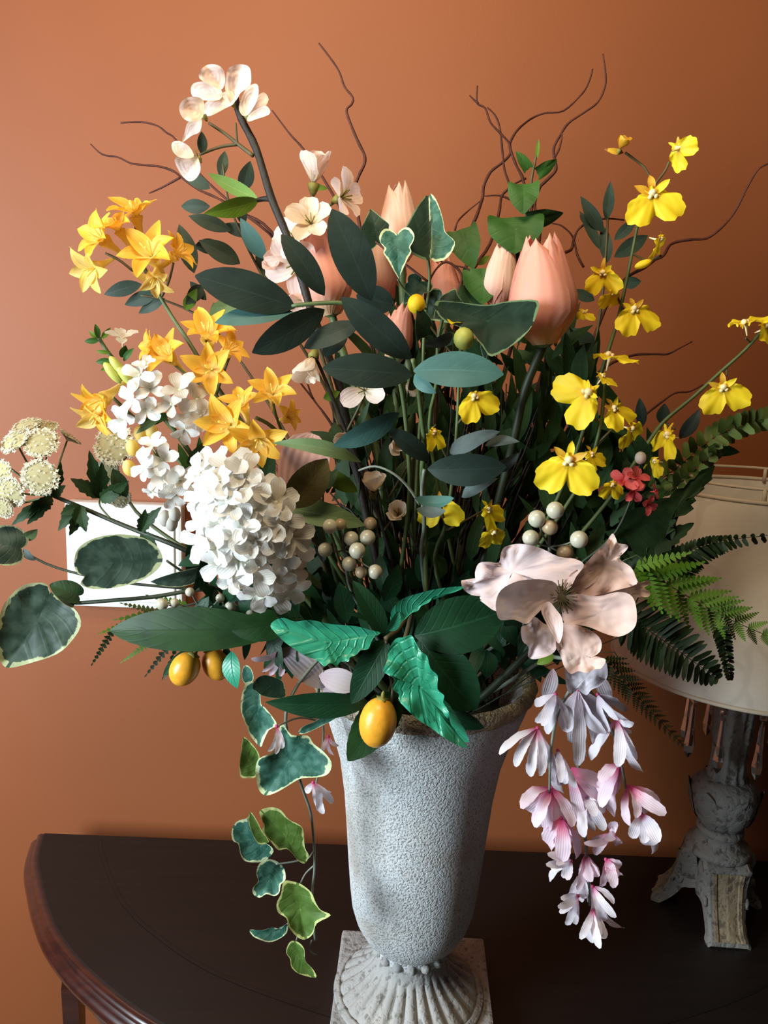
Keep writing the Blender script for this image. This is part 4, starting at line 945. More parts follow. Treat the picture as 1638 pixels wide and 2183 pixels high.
stem(T, [(440,1385,.07),(500,1350,.08),(570,1330,.08),(650,1330,.07),(720,1345,.05)], mm(1.5), mm(2.2), MAT['stem_dk'])
kumquat(T, (394,1426), 31, 39, -32, .075); kumquat(T, (461,1416), 29, 36, 22, .065)
stem(T, [(412,1398,.074),(435,1375,.075),(470,1362,.08)], mm(.9), mm(1.1), MAT['stem'], 'stalk', False); stem(T, [(450,1386,.066),(465,1370,.07),(490,1355,.08)], mm(.9), mm(1.1), MAT['stem'], 'stalk', False)
leaf(T, MAT['broad'], (600,1345), (235,1344), 94, (.09,.075), 8, fold=.12, bend=.05, prof='ell', nv=14)
leaf(T, MAT['broad'], (640,1318), (494,1345), 66, (.095,.1), -10, fold=.1, bend=.07, prof='ell')
leaf(T, MAT['green_dk'], (650,1345), (570,1280), 52, (.1,.1), 15, fold=.2, bend=.1, prof='ovate')
leaf(T, MAT['citrus_dk'], (405,1385), (348,1440), 32, .07, 10, prof='ovate'); leaf(T, MAT['sprig'], (395,1390), (348,1452), 12, .066, 30, prof='lance')
leaf(T, MAT['citrus'], (494,1388), (506,1468), 46, (.07,.08), 35, prof='lance'); leaf(T, MAT['citrus_dk'], (480,1375), (497,1460), 26, .062, 0, prof='lance')
T = Thing('kumquat_branch', 'emerald-leaved branch with one kumquat hanging over the urn front', 'kumquat branch', group='kumquat branches')
stem(T, [(822,1362,.128),(850,1340,.115),(880,1300,.09)], mm(2.0), mm(2.5), MAT['stem_br'])
stem(T, [(835,1497,.125),(838,1450,.12),(826,1400,.12),(824,1365,.126)], mm(1.1), mm(1.6), MAT['stem_br'], 'stalk', False)
kumquat(T, (806,1540), 40, 55, -10, .130)
C, D = MAT['citrus'], MAT['citrus_dk']
CC = (560, 1200, 3.276)
def cb(m_, ol, b_, t_, dd, *a): blade(T, m_, ol, (CC[0] + b_[0] / CC[2], CC[1] + b_[1] / CC[2]), (CC[0] + t_[0] / CC[2], CC[1] + t_[1] / CC[2]), dd, *a, crop=CC)
cb(C, [(55,440),(90,398),(150,384),(230,410),(330,398),(480,428),(640,440),(760,470),(825,490),(770,530),(740,600),(690,610),(650,645),(610,660),(600,690),(545,690),(520,718),(470,700),(430,724),(380,680),(300,650),(220,600),(150,550),(100,500)], (825,492), (58,425), (.128,.136), .35, .05, .12, 2)
leaf(T, D, (818,1348), (752,1238), 66, (.125,.115), 20, fold=.2, bend=.05, serr=.06, nserr=9, nv=18, prof='ovate')
cb(C, [(898,450),(896,350),(940,280),(1000,240),(1100,210),(1240,178),(1405,164),(1340,205),(1200,235),(1165,275),(1110,300),(1085,335),(1040,350),(1000,390),(960,420),(925,455)], (900,450), (1400,165), (.13,.126), .3, .1, .1, 4)
leaf(T, D, (884,1355), (1080,1300), 122, (.12,.125), 10, fold=.15, bend=.08, serr=.03, nserr=12, nv=24, prof='ell')
leaf(T, D, (894,1362), (1016,1512), 116, (.12,.135), 12, fold=.12, bend=.08, serr=.03, nserr=12, nv=24, prof='ell')
cb(C, [(930,530),(882,600),(872,680),(842,750),(880,785),(918,810),(908,880),(950,915),(952,960),(1005,1020),(1080,1090),(1180,1155),(1260,1215),(1340,1262),(1435,1292),(1352,1180),(1312,1120),(1300,1040),(1262,975),(1268,925),(1222,880),(1224,790),(1172,735),(1150,650),(1108,620),(1072,560),(1040,505),(985,520)], (930,530), (1430,1290), (.135,.15), .3, .06, .28, 6)
leaf(T, C, (870,1440), (1000,1582), 96, (.125,.14), 28, fold=.2, bend=.05, serr=.1, nserr=9, nv=20, prof='ovate')
leaf(T, D, (824,1366), (750,1500), 88, (.125,.125), 5, fold=.15, bend=.05, prof='ovate', nv=14)
leaf(T, D, (790,1498), (566,1497), 58, (.118,.125), -20, fold=.2, bend=.06, prof='lance', nv=14)
leaf(T, MAT['broad'], (845,1480), (742,1622), 118, (.112,.118), 0, fold=.08, bend=.05, serr=.08, nserr=9, nv=18, prof='ovate')
leaf(T, D, (945,1510), (1034,1552), 40, (.115,.12), 20, fold=.2, prof='lance')
leaf(T, C, (830,1345), (850,1300), 36, (.13,.132), 30, fold=.3, prof='ovate')
# ================================================================== trailing ivy
def ivy(T, m, b, t, w, dd, roll=0, shape=IVY, **k):
    kk = dict(fold=.14, bend=.06, ph=rnd.random() * 6); kk.update(k)
    return leaf(T, MAT[m], b, t, w, dd, roll, shape=shape, **kk)
T = Thing('ivy_trail', 'variegated ivy trail hanging down left of the urn', 'ivy', group='variegated ivy')
stem(T, [(672,2004,.08),(668,1960,.08),(666,1900,.08),(671,1850,.08),(669,1790,.08),(662,1730,.085),(645,1680,.09),(622,1600,.095),(610,1520,.1),(650,1440,.09),(720,1400,.07)], mm(.9), mm(1.5), MAT['stem_gr'], n=7)
for pts in ([(640,1885,.085),(652,1862,.08),(670,1845,.08)], [(645,1836,.085),(656,1832,.08),(669,1815,.08)], [(588,1842,.085),(620,1838,.082),(648,1832,.08)], [(612,1970,.082),(640,1950,.08),(666,1930,.08)], [(632,2005,.085),(640,1985,.08),(662,1960,.08)]):
    stem(T, pts, mm(.7), mm(.8), MAT['stem_gr'], 'leaf_stalk', False)
stem(T, [(675,2036,.08),(664,2030,.08),(660,2020,.08),(665,2004,.08)], mm(.4), mm(.6), MAT['stem_gr'], 'tendril', False)
IC = (440, 1500, 3.522)
IV = [('ivy', [(262,-40),(262,60),(300,170),(330,240),(405,325),(430,280),(470,200),(530,160),(490,90),(440,30),(410,0),(400,-120),(370,-150),(300,-160)], (430,-150), (400,320), (.09,.1)),
 ('ivy', [(300,-150),(350,-170),(350,-230),(320,-280),(285,-285),(265,-230),(275,-170)], (330,-150), (290,-280), (.085,.088)),
 ('ivy_ol', [(275,265),(300,260),(350,310),(400,390),(385,470),(370,550),(310,560),(255,545),(250,430)], (400,470), (285,262), (.085,.09)),
 ('ivy', [(575,150),(640,235),(760,240),(805,300),(880,360),(940,440),(922,520),(850,552),(720,560),(640,600),(540,660),(450,690),(400,655),(375,570),(370,480),(400,410),(490,370),(540,300),(545,200)], (690,250), (450,680), (.1,.106)),
 ('ivy', [(330,845),(300,862),(225,888),(190,960),(200,1030),(240,1055),(255,1130),(290,1182),(370,1192),(440,1180),(505,1110),(470,1060),(400,1030),(370,960)], (500,1180), (210,920), (.08,.086)),
 ('ivy_ol', [(332,812),(380,880),(420,960),(470,1040),(390,1052),(340,960),(315,880)], (450,1045), (332,815), (.09,.094)),
 ('ivy_ol', [(398,820),(430,788),(500,778),(560,800),(620,870),(700,910),(730,960),(740,1080),(770,1140),(740,1200),(690,1180),(650,1130),(600,1090),(540,1100),(480,1030),(420,960),(430,910)], (745,1190), (420,810), (.086,.094)),
 ('ivy', [(470,1168),(400,1200),(375,1270),(390,1335),(350,1380),(352,1430),(400,1458),(450,1430),(510,1445),(548,1420),(560,1360),(595,1320),(585,1240),(540,1190)], (590,1230), (380,1440), (.08,.09)),
 ('ivy_ol', [(580,1335),(560,1430),(528,1500),(540,1570),(600,1610),(620,1680),(680,1750),(740,1772),(800,1730),(830,1650),(935,1590),(860,1550),(820,1490),(790,1420),(720,1360),(650,1335)], (680,1340), (740,1770), (.086,.1)),
 ('ivy', [(326,1698),(420,1702),(490,1680),(560,1690),(610,1650),(605,1720),(540,1770),(470,1792),(400,1772),(350,1745)], (610,1665), (330,1700), (.08,.086)),
 ('ivy_ol', [(612,1815),(600,1870),(630,1920),(640,1980),(700,2030),(822,2058),(805,2000),(745,1930),(735,1840),(690,1790),(640,1782)], (660,1785), (820,2055), (.085,.092)),
 ('ivy_dk', [(345,-120),(370,-180),(430,-215),(500,-200),(570,-170),(590,-110),(590,-50),(500,-40),(420,-60)], (590,-90), (345,-120), (.1,.106)),
 ('ivy', [(690,215),(720,175),(800,140),(900,85),(985,80),(985,105),(900,150),(800,200),(720,230)], (985,90), (690,220), (.105,.112)),
 ('ivy', [(700,-10),(760,-60),(850,-80),(930,-60),(900,0),(800,30),(720,30)], (930,-30), (700,0), (.085,.088))]
def icp(p): return (IC[0] + p[0] / IC[2], IC[1] + p[1] / IC[2])
for k, (m_, ol, b_, t_, dd) in enumerate(IV): blade(T, MAT[m_], ol, icp(b_), icp(t_), dd, .22, .06, .12, k * 1.9, crop=IC)
T = Thing('ivy_sprig', 'upright variegated ivy with a big white-edged leaf at top centre', 'ivy', group='variegated ivy')
stem(T, [(912,545,.04),(916,600,.04),(905,700,.035),(900,850,.03),(890,1000,.02)], mm(1.2), mm(1.8), MAT['stem'])
stem(T, [(848,595,.05),(865,620,.045),(910,660,.04)], mm(.8), mm(1), MAT['stem'], 'leaf_stalk', False)
stem(T, [(800,515,.03),(840,545,.035),(912,600,.04)], mm(.8), mm(1), MAT['twig'], 'leaf_stalk', False)
blade(T, MAT['ivy_dk'], [(915,418),(890,440),(868,480),(855,505),(868,530),(890,548),(918,552),(922,500)], (918,552), (914,420), (.045,.036), .3, .0, .05, 4); blade(T, MAT['ivy'], [(915,418),(930,425),(944,465),(950,495),(970,515),(962,540),(945,555),(920,553),(918,500)], (919,553), (916,420), (.045,.036), .3, .0, .05, 5)  # one leaf in two halves, the left's shade put into its darker colour
ivy(T, 'ivy', (846,500), (850,594), 74, (.055,.06), 0, IVY, fold=.15)
ivy(T, 'ivy_dk', (806,518), (790,444), 78, (.03,.025), 10, IVY)
ivy(T, 'ivy_dk', (900,600), (860,650), 60, (.035,.04), 20, IVY)
ivy(T, 'ivy_dk', (915,640), (965,690), 66, (.03,.035), 10, IVY)
T = Thing('ivy_sprig', 'plain green ivy sprig rising behind the largest tulip', 'ivy', group='green ivy')
stem(T, [(1147,302,-.03),(1142,340,-.03),(1134,380,-.03),(1124,455,-.03),(1100,560,-.03),(1070,680,-.03),(1030,850,-.03)], mm(.9), mm(1.8), MAT['stem_br'])
ivy(T, 'green', (1117,392), (1116,458), 66, (-.02,-.01), 0, SHIELD); ivy(T, 'green', (1100,462), (1098,542), 118, (-.02,-.01), 0, SHIELD, fold=.05)
ivy(T, 'green_dk', (1122,470), (1202,454), 42, -.025, 25, SHIELD); ivy(T, 'green', (984,488), (1010,574), 66, (-.03,-.02), 0, SHIELD)
ivy(T, 'green_dk', (1080,540), (1074,612), 56, (-.03,-.02), 0, SHIELD); ivy(T, 'green', (1030,572), (1030,650), 86, (-.02,-.01), 0, SHIELD)
ivy(T, 'green', (1127,362), (1100,322), 24, -.03, 20, SHIELD); ivy(T, 'green', (1145,370), (1188,340), 28, -.03, 20, SHIELD)
leaf(T, MAT['olive_leaf'], (1144,340), (1149,296), 9, -.03); leaf(T, MAT['olive_leaf'], (1020,565), (1045,545), 14, -.03)
ivy(T, 'green_dk', (1010,620), (985,690), 60, (-.02,-.01), 0, SHIELD)
T = Thing('ivy_sprig', 'broad dark leaf with a thin pale edge crossing the largest tulip base', 'ivy', group='green ivy')
stem(T, [(948,668,.075),(935,720,.07),(930,820,.06),(920,960,.04)], mm(1.2), mm(1.8), MAT['stem'])
blade(T, MAT['ivy_dk'], [(930,642),(985,645),(1040,650),(1090,641),(1147,641),(1143,675),(1128,705),(1095,735),(1049,760),(1030,740),(1000,705),(960,690),(935,672)], (940,655), (1140,690), (.075,.088), .12, .04, .05, 3)
leaf(T, MAT['ivy_dk'], (985,640), (925,680), 60, (.065,.07), 20, shape=SHIELD)
leaf(T, MAT['ivy_dk'], (1050,700), (1035,770), 40, (.07,.072), 50, shape=SHIELD)
leaf(T, MAT['ivy_dk'], (905,720), (890,650), 44, (.06,.065), 30, shape=SHIELD)
# ================================================================== ruscus
Rm, Rt = MAT['ruscus'], MAT['ruscus_teal']
T = Thing('ruscus_spray', 'spray of large blue-green oval leaves fanning out at the upper centre left', 'leafy spray', group='large oval-leaf sprays')
stem(T, [(622,652,.12),(690,646,.12),(745,650,.118),(800,690,.115),(850,800,.1),(870,950,.08),(870,1100,.05)], mm(1.4), mm(2.0), MAT['stem'])
for a in [((630,655),(416,588),84,(.12,.13),8), ((626,666),(458,688),46,(.12,.13),30), ((692,660),(538,752),68,(.12,.135),-15), ((692,630),(600,500),54,(.12,.125),15), ((792,640),(708,446),84,(.118,.125),5), ((876,765),(728,634),68,(.118,.13),0), ((768,690),(648,742),50,(.115,.12),25), ((842,650),(760,630),60,(.1,.1),0), ((740,700),(690,760),40,(.1,.11),10)]:
    leaf(T, Rt if a[1] == (458,688) else Rm, *a, fold=.08, bend=.06, prof='ell', nv=12)
T = Thing('ruscus_spray', 'spray of large teal oval leaves at the very centre', 'leafy spray', group='large oval-leaf sprays')
stem(T, [(880,765,.125),(890,810,.12),(898,880,.11),(905,950,.1),(900,1010,.09),(905,1120,.06)], mm(1.6), mm(2.2), MAT['stem'])
leaf(T, Rm, (880,800), (688,785), 74, (.125,.135), 10, fold=.1, bend=.06, prof='ell', nv=12)
leaf(T, Rt, (882,790), (1074,798), 80, (.13,.14), -20, fold=.1, bend=.08, prof='ell', nv=12)
leaf(T, Rt, (884,800), (930,838), 44, (.125,.135), 25, fold=.15, prof='ovate')
leaf(T, Rt, (852,880), (712,950), 52, (.11,.12), -25, fold=.1, bend=.1, prof='ell', nv=12)
leaf(T, Rm, (916,982), (828,914), 42, (.1,.11), 10, fold=.12, bend=.08, prof='ell')
leaf(T, MAT['grey_leaf'], (965,655+60), (905,735), 40, (.1,.11), -30, prof='ovate')
T = Thing('ruscus_spray', 'dull grey-green leaves curling in the shade below the centre', 'leafy spray', group='large oval-leaf sprays')
stem(T, [(905,1000,.1),(900,1050,.095),(905,1120,.08),(900,1200,.05)], mm(1.4), mm(1.9), MAT['stem_gr'])
leaf(T, MAT['ruscus'], (912,1000), (1080,995), 72, (.1,.11), 15, fold=.12, bend=.08, prof='ell', nv=12)
leaf(T, MAT['grey_leaf'], (960,965), (1066,920), 52, (.09,.1), -20, fold=.2, prof='ovate', wave=.06)
leaf(T, MAT['grey_leaf'], (1035,950), (1108,942), 30, (.09,.1), -40, fold=.3, prof='lance'); leaf(T, MAT['grey_leaf'], (1050,1000), (1106,965), 44, (.09,.1), 35, fold=.3, prof='ovate')
leaf(T, MAT['grey_leaf'], (985,1060), (1062,1020), 36, (.09,.1), -30, fold=.25, prof='lance')
leaf(T, Rt, (884,1062), (968,1062), 34, (.11,.115), -35, fold=.25, bend=-.22, prof='ell', nv=12); leaf(T, MAT['grey_leaf'], (888,1085), (950,1090), 30, (.115,.12), -35, fold=.25, bend=-.18, prof='ell', nv=12)
stem(T, [(765,1003,.1),(800,994,.105),(840,1010,.108),(872,1040,.105),(895,1075,.1)], mm(.8), mm(1.2), MAT['stem_gr'], 'tendril', False)
# ================================================================== smoky sprigs behind
def sprig(label, st, leaves, mat='sprig', group='smoky narrow-leaf sprigs', prof='lance'):
    T = Thing('leafy_sprig', label, 'leafy sprig', group=group)
    stem(T, st, mm(.8), mm(1.8), MAT['stem_br'])
    for a in leaves:
        m_ = MAT[a[5]] if len(a) > 5 else MAT[mat]
        leaf(T, m_, a[0], a[1], a[2], (a[3], a[3] + jit(.012)), a[4], prof=prof, fold=.15, bend=.06)
    return T
sprig('narrow smoky-leaved sprig behind the tall blossom branch on the left', [(475,350,-.04),(488,430,-.04),(515,500,-.04),(555,580,-.04),(620,700,-.03),(720,900,-.02)],
 [((470,378),(480,322),24,-.04,0),((516,408),(534,343),34,-.04,10),((448,402),(394,374),28,-.04,10),((448,440),(386,440),30,-.04,0),((492,492),(402,460),32,-.04,10),((472,520),(414,526),34,-.04,-20),((512,562),(424,512),42,-.035,10),((414,582),(382,478),40,-.035,5),((568,552),(513,465),42,-.03,-25,'ruscus_teal'),((520,480),(505,428),24,-.04,20),((545,500),(470,480),28,-.04,0),((590,600),(545,545),34,-.04,15),((575,640),(525,590),40,-.04,0)])
sprig('smoky sprig with leaves fanned below the highest yellow spray', [(300,630,-.03),(350,640,-.03),(430,680,-.03),(520,780,-.02),(640,980,.0)],
 [((302,606),(222,628),32,-.03,10),((338,622),(266,650),30,-.03,0),((352,636),(296,668),24,-.03,10),((432,608),(396,650),30,-.03,0),((500,635),(448,706),48,-.02,20,'pale'),((440,640),(405,600),22,-.03,0),((480,700),(455,645),40,-.03,0,'pale'),((395,660),(420,615),26,-.03,0,'olive_leaf')])
sprig('narrow smoky-leaved sprig left of the top right orchids', [(1302,392,-.05),(1296,470,-.05),(1292,540,-.05),(1275,700,-.05),(1220,900,-.04)],
 [((1293,470),(1302,386),24,-.05,10),((1286,495),(1238,418),28,-.05,0),((1280,532),(1236,450),22,-.05,20),((1296,560),(1285,480),28,-.05,10),((1310,512),(1358,468),24,-.05,0),((1310,548),(1382,502),34,-.05,0),((1328,604),(1368,600),26,-.05,10),((1268,640),(1216,618),24,-.05,0),((1255,760),(1215,700),60,-.05,10),((1240,700),(1200,760),50,-.05,10)])
sprig('pale-edged dark sprig low at right under the arching orchid stem', [(1418,872,-.01),(1400,940,-.01),(1350,1050,.0),(1240,1180,.01)],
 [((1370,910),(1364,848),24,-.01,0,'ruscus'),((1412,905),(1418,860),28,-.01,0,'ruscus'),((1450,935),(1492,872),34,-.01,30,'grey_leaf'),((1500,955),(1578,964),26,-.01,0,'green_dk'),((1395,950),(1440,925),24,-.01,0,'ruscus'),((1360,960),(1330,910),30,-.01,0,'green_dk')])
sprig('pale green pointed leaves above the left berry cluster', [(690,1040,.085),(690,1085,.08),(710,1150,.07),(750,1240,.05)],
 [((622,1085),(778,1120),76,.09,-15,'pale'),((700,1010),(762,1048),50,.085,10,'olive_leaf'),((690,1040),(720,1000),34,.085,0,'pale'),((670,1100),(690,1200),40,.07,0,'sprig'),((655,1085),(640,1180),50,.07,10,'citrus_dk')], prof='ovate')
# ================================================================== rosy bract bud
T = Thing('rosy_bud', 'dusty rose petal wrapped by a brown-olive leaf, above the berry cluster', 'flower bud')
stem(T, [(625,1080,.085),(650,1120,.08),(690,1200,.06)], mm(2), mm(2.6), MAT['stem_br'])
leaf(T, MAT['dusty'], (618,1075), (668,925), 138, (.08,.085), 0, 'petal', prof='obov', cup=.2, bend=.06, nv=12)
leaf(T, MAT['brownleaf'], (614,1080), (698,978), 78, (.095,.1), 10, 'bract', prof='ell', fold=.25, bend=.1)
leaf(T, MAT['pale'], (770,985), (580,945), 34, (.085,.09), 20, 'bract', prof='lance', bend=.18, fold=.2, nv=14)
leaf(T, MAT['dusty'], (612,1060), (588,990), 30, (.075,.08), 20, 'petal', prof='lance')
leaf(T, MAT['green_dk'], (560,1060), (580,960), 60, (.05,.055), 0, 'leaf', prof='ovate')
# ================================================================== orchids
OL = [
 ('yellow orchid spray highest on the right', [(1362,470,.03),(1342,570,.03),(1318,680,.03),(1290,770,.03),(1250,900,.03),(1190,1060,.03)],
  [[(1362,470,.03),(1390,405,.03),(1418,365,.03),(1427,345,.03)],[(1396,398,.03),(1378,362,.03),(1360,345,.03),(1334,326,.034)],[(1300,600,.03),(1320,640,.03),(1330,660,.03)],[(1348,540,.03),(1380,555,.03),(1410,545,.03)]],
  [((1445,318),44,(.5,.3,-.35),-35,.8),((1392,420),68,(-.15,.0,.95),8,1.0),((1405,512),42,(.6,-.3,.3),35,.6),((1288,585),48,(-.45,-.2,.45),-10,1.0),((1352,665),58,(.15,.15,.9),15,.8),((1245,668),26,(.2,.4,.6),0,.8),((1300,762),58,(.15,.92,.28),-10,.6),((1305,625),40,(.5,-.5,.5),20,.5)]),
 ('yellow orchid spray with the two largest blooms, right of centre', [(1290,800,.06),(1285,880,.06),(1260,980,.06),(1200,1090,.05)],
  [[(1235,860,.065),(1262,885,.06),(1280,905,.06)],[(1320,900,.06),(1300,920,.06),(1270,950,.06)],[(1225,985,.08),(1245,985,.07),(1258,985,.06)]],
  [((1250,840),72,(-.4,.05,.85),-62,.6),((1310,875),50,(.3,.3,.7),30,.9),((1345,915),46,(.5,-.3,.5),40,.6),((1285,805),36,(.4,.6,.4),0,.8),((1212,988),76,(-.15,-.05,.95),-6,.9),((1262,972),38,(.4,.3,.6),20,1.0),((1305,1035),34,(.3,-.2,.8),0,.6)]),
 ('yellow orchids on the long stem arching to the right edge', [(1660,665,.02),(1638,690,.02),(1590,745,.02),(1540,790,.02),(1480,845,.02),(1420,895,.02),(1388,935,.02),(1310,1050,.03),(1220,1160,.03)],
  [[(1550,800,.025),(1550,790,.02),(1548,782,.02)],[(1440,915,.025),(1425,905,.02),(1415,900,.02)],[(1590,720,.025),(1600,730,.02),(1605,730,.02)]],
  [((1590,690),52,(-.25,.85,.3),170,.7),((1632,700),46,(.5,.2,.6),0,.8),((1543,830),58,(-.2,-.2,.75),10,.9),((1425,930),52,(-.75,.1,.25),-30,.8),((1398,985),36,(-.85,0,.25),-25,.3)]),
 ('small yellow orchids scattered in the shaded centre', [(985,690,.06),(980,780,.055),(975,900,.05),(965,1020,.05),(950,1120,.05),(930,1220,.04)],
  [[(1010,855,.06),(995,880,.055),(975,905,.05)],[(922,910,.06),(940,950,.055),(965,1000,.05)],[(940,1070,.085),(945,1100,.07),(950,1120,.05)],[(1045,1080,.06),(1010,1100,.055),(955,1130,.05)],[(888,655,.06),(920,700,.06),(978,770,.055)],[(988,728,.08),(985,745,.07),(982,765,.06)]],
  [((1012,850),54,(.15,.1,.9),25,.3),((924,925),42,(.55,.0,.5),10,.5),((940,1075),56,(-.1,-.2,.9),0,.7),((1042,1090),44,(.5,.3,.6),30,.9),((1052,1135),40,(.4,-.4,.6),10,.5),((985,688),44,(.2,.88,.35),-20,.5)]),
]
for lab, st, sd, fl in OL:
    T = Thing('orchid_spray', lab, 'orchid', group='yellow orchid sprays')
    stem(T, st, mm(1.1), mm(2.0), MAT['stem'])
    for s_ in sd: stem(T, s_, mm(.8), mm(1.0), MAT['stem_br'], 'side_stem', False)
    for p, sz, d_, rl, sp in fl: orchid(T, p, sz, d_, st[0][2] + .008 + (.03 if p == (1212,988) else 0), rl, sp)
    if 'shaded' in lab:
        budp(T, (888,648), 20, .062, 'orchid', el=1.1); budp(T, (989,722), 23, .085, 'budgreen', el=1.1)
        leaf(T, MAT['ruscus_teal'], (975,715), (925,728), 30, (.08,.085), -20, prof='lance')
    if 'highest' in lab:
        blossom(T, (1322,318), 30, (.25,.75,.55), .038, 0, 'cupped', 'orchid_dk', 4, 'orchid_bud'); leaf(T, MAT['orchid_dk'], (1330,326), (1288,318), 12, .036, 0, 'sepal')
        budp(T, (1372,563), 9, .03, 'orchid', el=2.2, d=(.9, .3, .2))
# ================================================================== coral flower
T = Thing('coral_flower', 'small coral red flower among the ferns at right, above the poppy', 'flower')
stem(T, [(1350,1035,.05),(1340,1080,.05),(1300,1150,.04),(1200,1230,.03)], mm(1), mm(1.6), MAT['stem_dk'])
for p, s_, d_ in (((1330,1028),34,(-.4,.3,.8)), ((1358,1020),30,(.2,.5,.8)), ((1350,1046),28,(0,-.3,.9)), ((1380,1075),26,(.3,-.3,.8)), ((1395,1048),18,(.6,0,.6))):
    P = V(p[0], p[1], .055); pt = [(_pm['round%d' % (k % 3)], MAT['coralf'], k * 90 + jit(15), 1, jit(15)) for k in range(4)]
    head(T, 'floret', P, M_(s_, P), view_dir(*d_), jit(90), pt, CM['eye'], MAT['coralf'])
budp(T, (1366,976), 13, .05, 'blossom', el=1.1); stem(T, [(1366,985,.05),(1360,1010,.05),(1350,1035,.05)], mm(.7), mm(.9), MAT['stem_dk'], 'side_stem', False)
for b, t in (((1375,1050),(1395,1085)), ((1365,1060),(1420,1045)), ((1340,1050),(1310,1075))): leaf(T, MAT['green_dk'], b, t, 18, .05, jit(30))
# ================================================================== poppy
T = Thing('poppy', 'huge ruffled dusty pink poppy at the lower right', 'flower')
CPX, CD = (1195,1272), .15
stem(T, [(1195,1285,.14),(1190,1330,.12),(1160,1360,.09)], mm(3), mm(3.6), MAT['stem_dk'], n=8)
P = V(CPX[0], CPX[1], CD - .004); s = M_(1, P)
o = T.part('flower_centre', join(sphere_geo((0, 0, 0), 24, 24, 17, 14, 8), *[filament(k * 17.1, 30 + (k * 37) % 42, 40, .8) for k in range(42)]), MAT['poppy_c'], None, facing(P, view_dir(-.05, .1, 1), 0, s))
PC = (960, 1080, 2.416)
PET = [('poppy', [(600,430),(470,395),(300,420),(250,470),(238,540),(150,480),(72,430),(58,380),(95,388),(130,392),(128,340),(148,292),(200,284),(250,288),(262,240),(282,208),(340,192),(400,196),(470,215),(560,258),(640,268),(690,300),(650,360)], (570,455), (280,290), (.142,.122), .05, .12, .35, 1),
 ('poppy_warm_lit', [(600,440),(610,360),(660,320),(700,290),(750,235),(790,200),(815,165),(838,138),(855,165),(866,188),(915,198),(908,225),(872,268),(930,310),(955,360),(960,400),(860,430),(740,460),(640,460)], (600,455), (840,180), (.142,.132), .1, .12, .3, 2),
 ('poppy_warm_lit', [(640,450),(750,440),(860,380),(870,330),(940,322),(962,375),(985,392),(1018,378),(1028,400),(1000,418),(1030,440),(1020,466),(965,468),(940,520),(800,540),(700,520)], (620,460), (1010,430), (.138,.120), .05, .1, .35, 3),
 ('poppy_warm_lit', [(585,470),(650,450),(760,462),(860,440),(925,452),(955,500),(962,590),(935,640),(870,670),(800,655),(720,622),(640,606),(590,600),(575,540)], (590,480), (930,600), (.146,.160), .05, .22, .22, 4),
 ('poppy', [(575,470),(545,395),(480,376),(400,376),(330,390),(262,430),(236,490),(240,550),(262,585),(330,582),(392,605),(430,570),(490,515)], (570,465), (250,520), (.146,.172), .05, .22, .18, 5),
 ('poppy', [(545,640),(550,720),(520,762),(440,786),(402,772),(404,722),(372,690),(366,622),(400,606),(435,568),(480,600)], (530,600), (390,740), (.143,.150), .1, .2, .5, 6),
 ('poppy_warm_lit', [(565,600),(640,606),(730,640),(778,690),(772,748),(722,782),(770,778),(802,790),(780,832),(740,838),(708,856),(660,848),(622,862),(588,825),(570,770),(545,720),(552,650)], (575,600), (690,850), (.146,.158), .05, .14, .35, 7),
 ('poppy', [(480,505),(512,490),(548,532),(576,572),(582,640),(562,705),(530,665),(490,590),(470,540)], (500,500), (560,700), (.158,.172), .3, .1, .2, 8)]
for m_, ol, b_, t_, dd, fo, cu, ru, sd in PET:
    blade(T, MAT[m_], ol, (PC[0] + b_[0] / PC[2], PC[1] + b_[1] / PC[2]), (PC[0] + t_[0] / PC[2], PC[1] + t_[1] / PC[2]), dd, fo, cu, ru, sd * 3.7, 'petal', crop=PC)
blade(T, MAT['wist_gr'], [(1208,1408),(1250,1398),(1288,1405),(1296,1440),(1280,1462),(1262,1470),(1250,1482),(1230,1470),(1214,1478),(1206,1450)], (1248,1400), (1245,1480), (.13,.132), .1, .1, .4, 9, 'petal')
leaf(T, MAT['olive_leaf'], (1180,1395), (1145,1416), 30, .13, 0, 'sepal', prof='ovate')
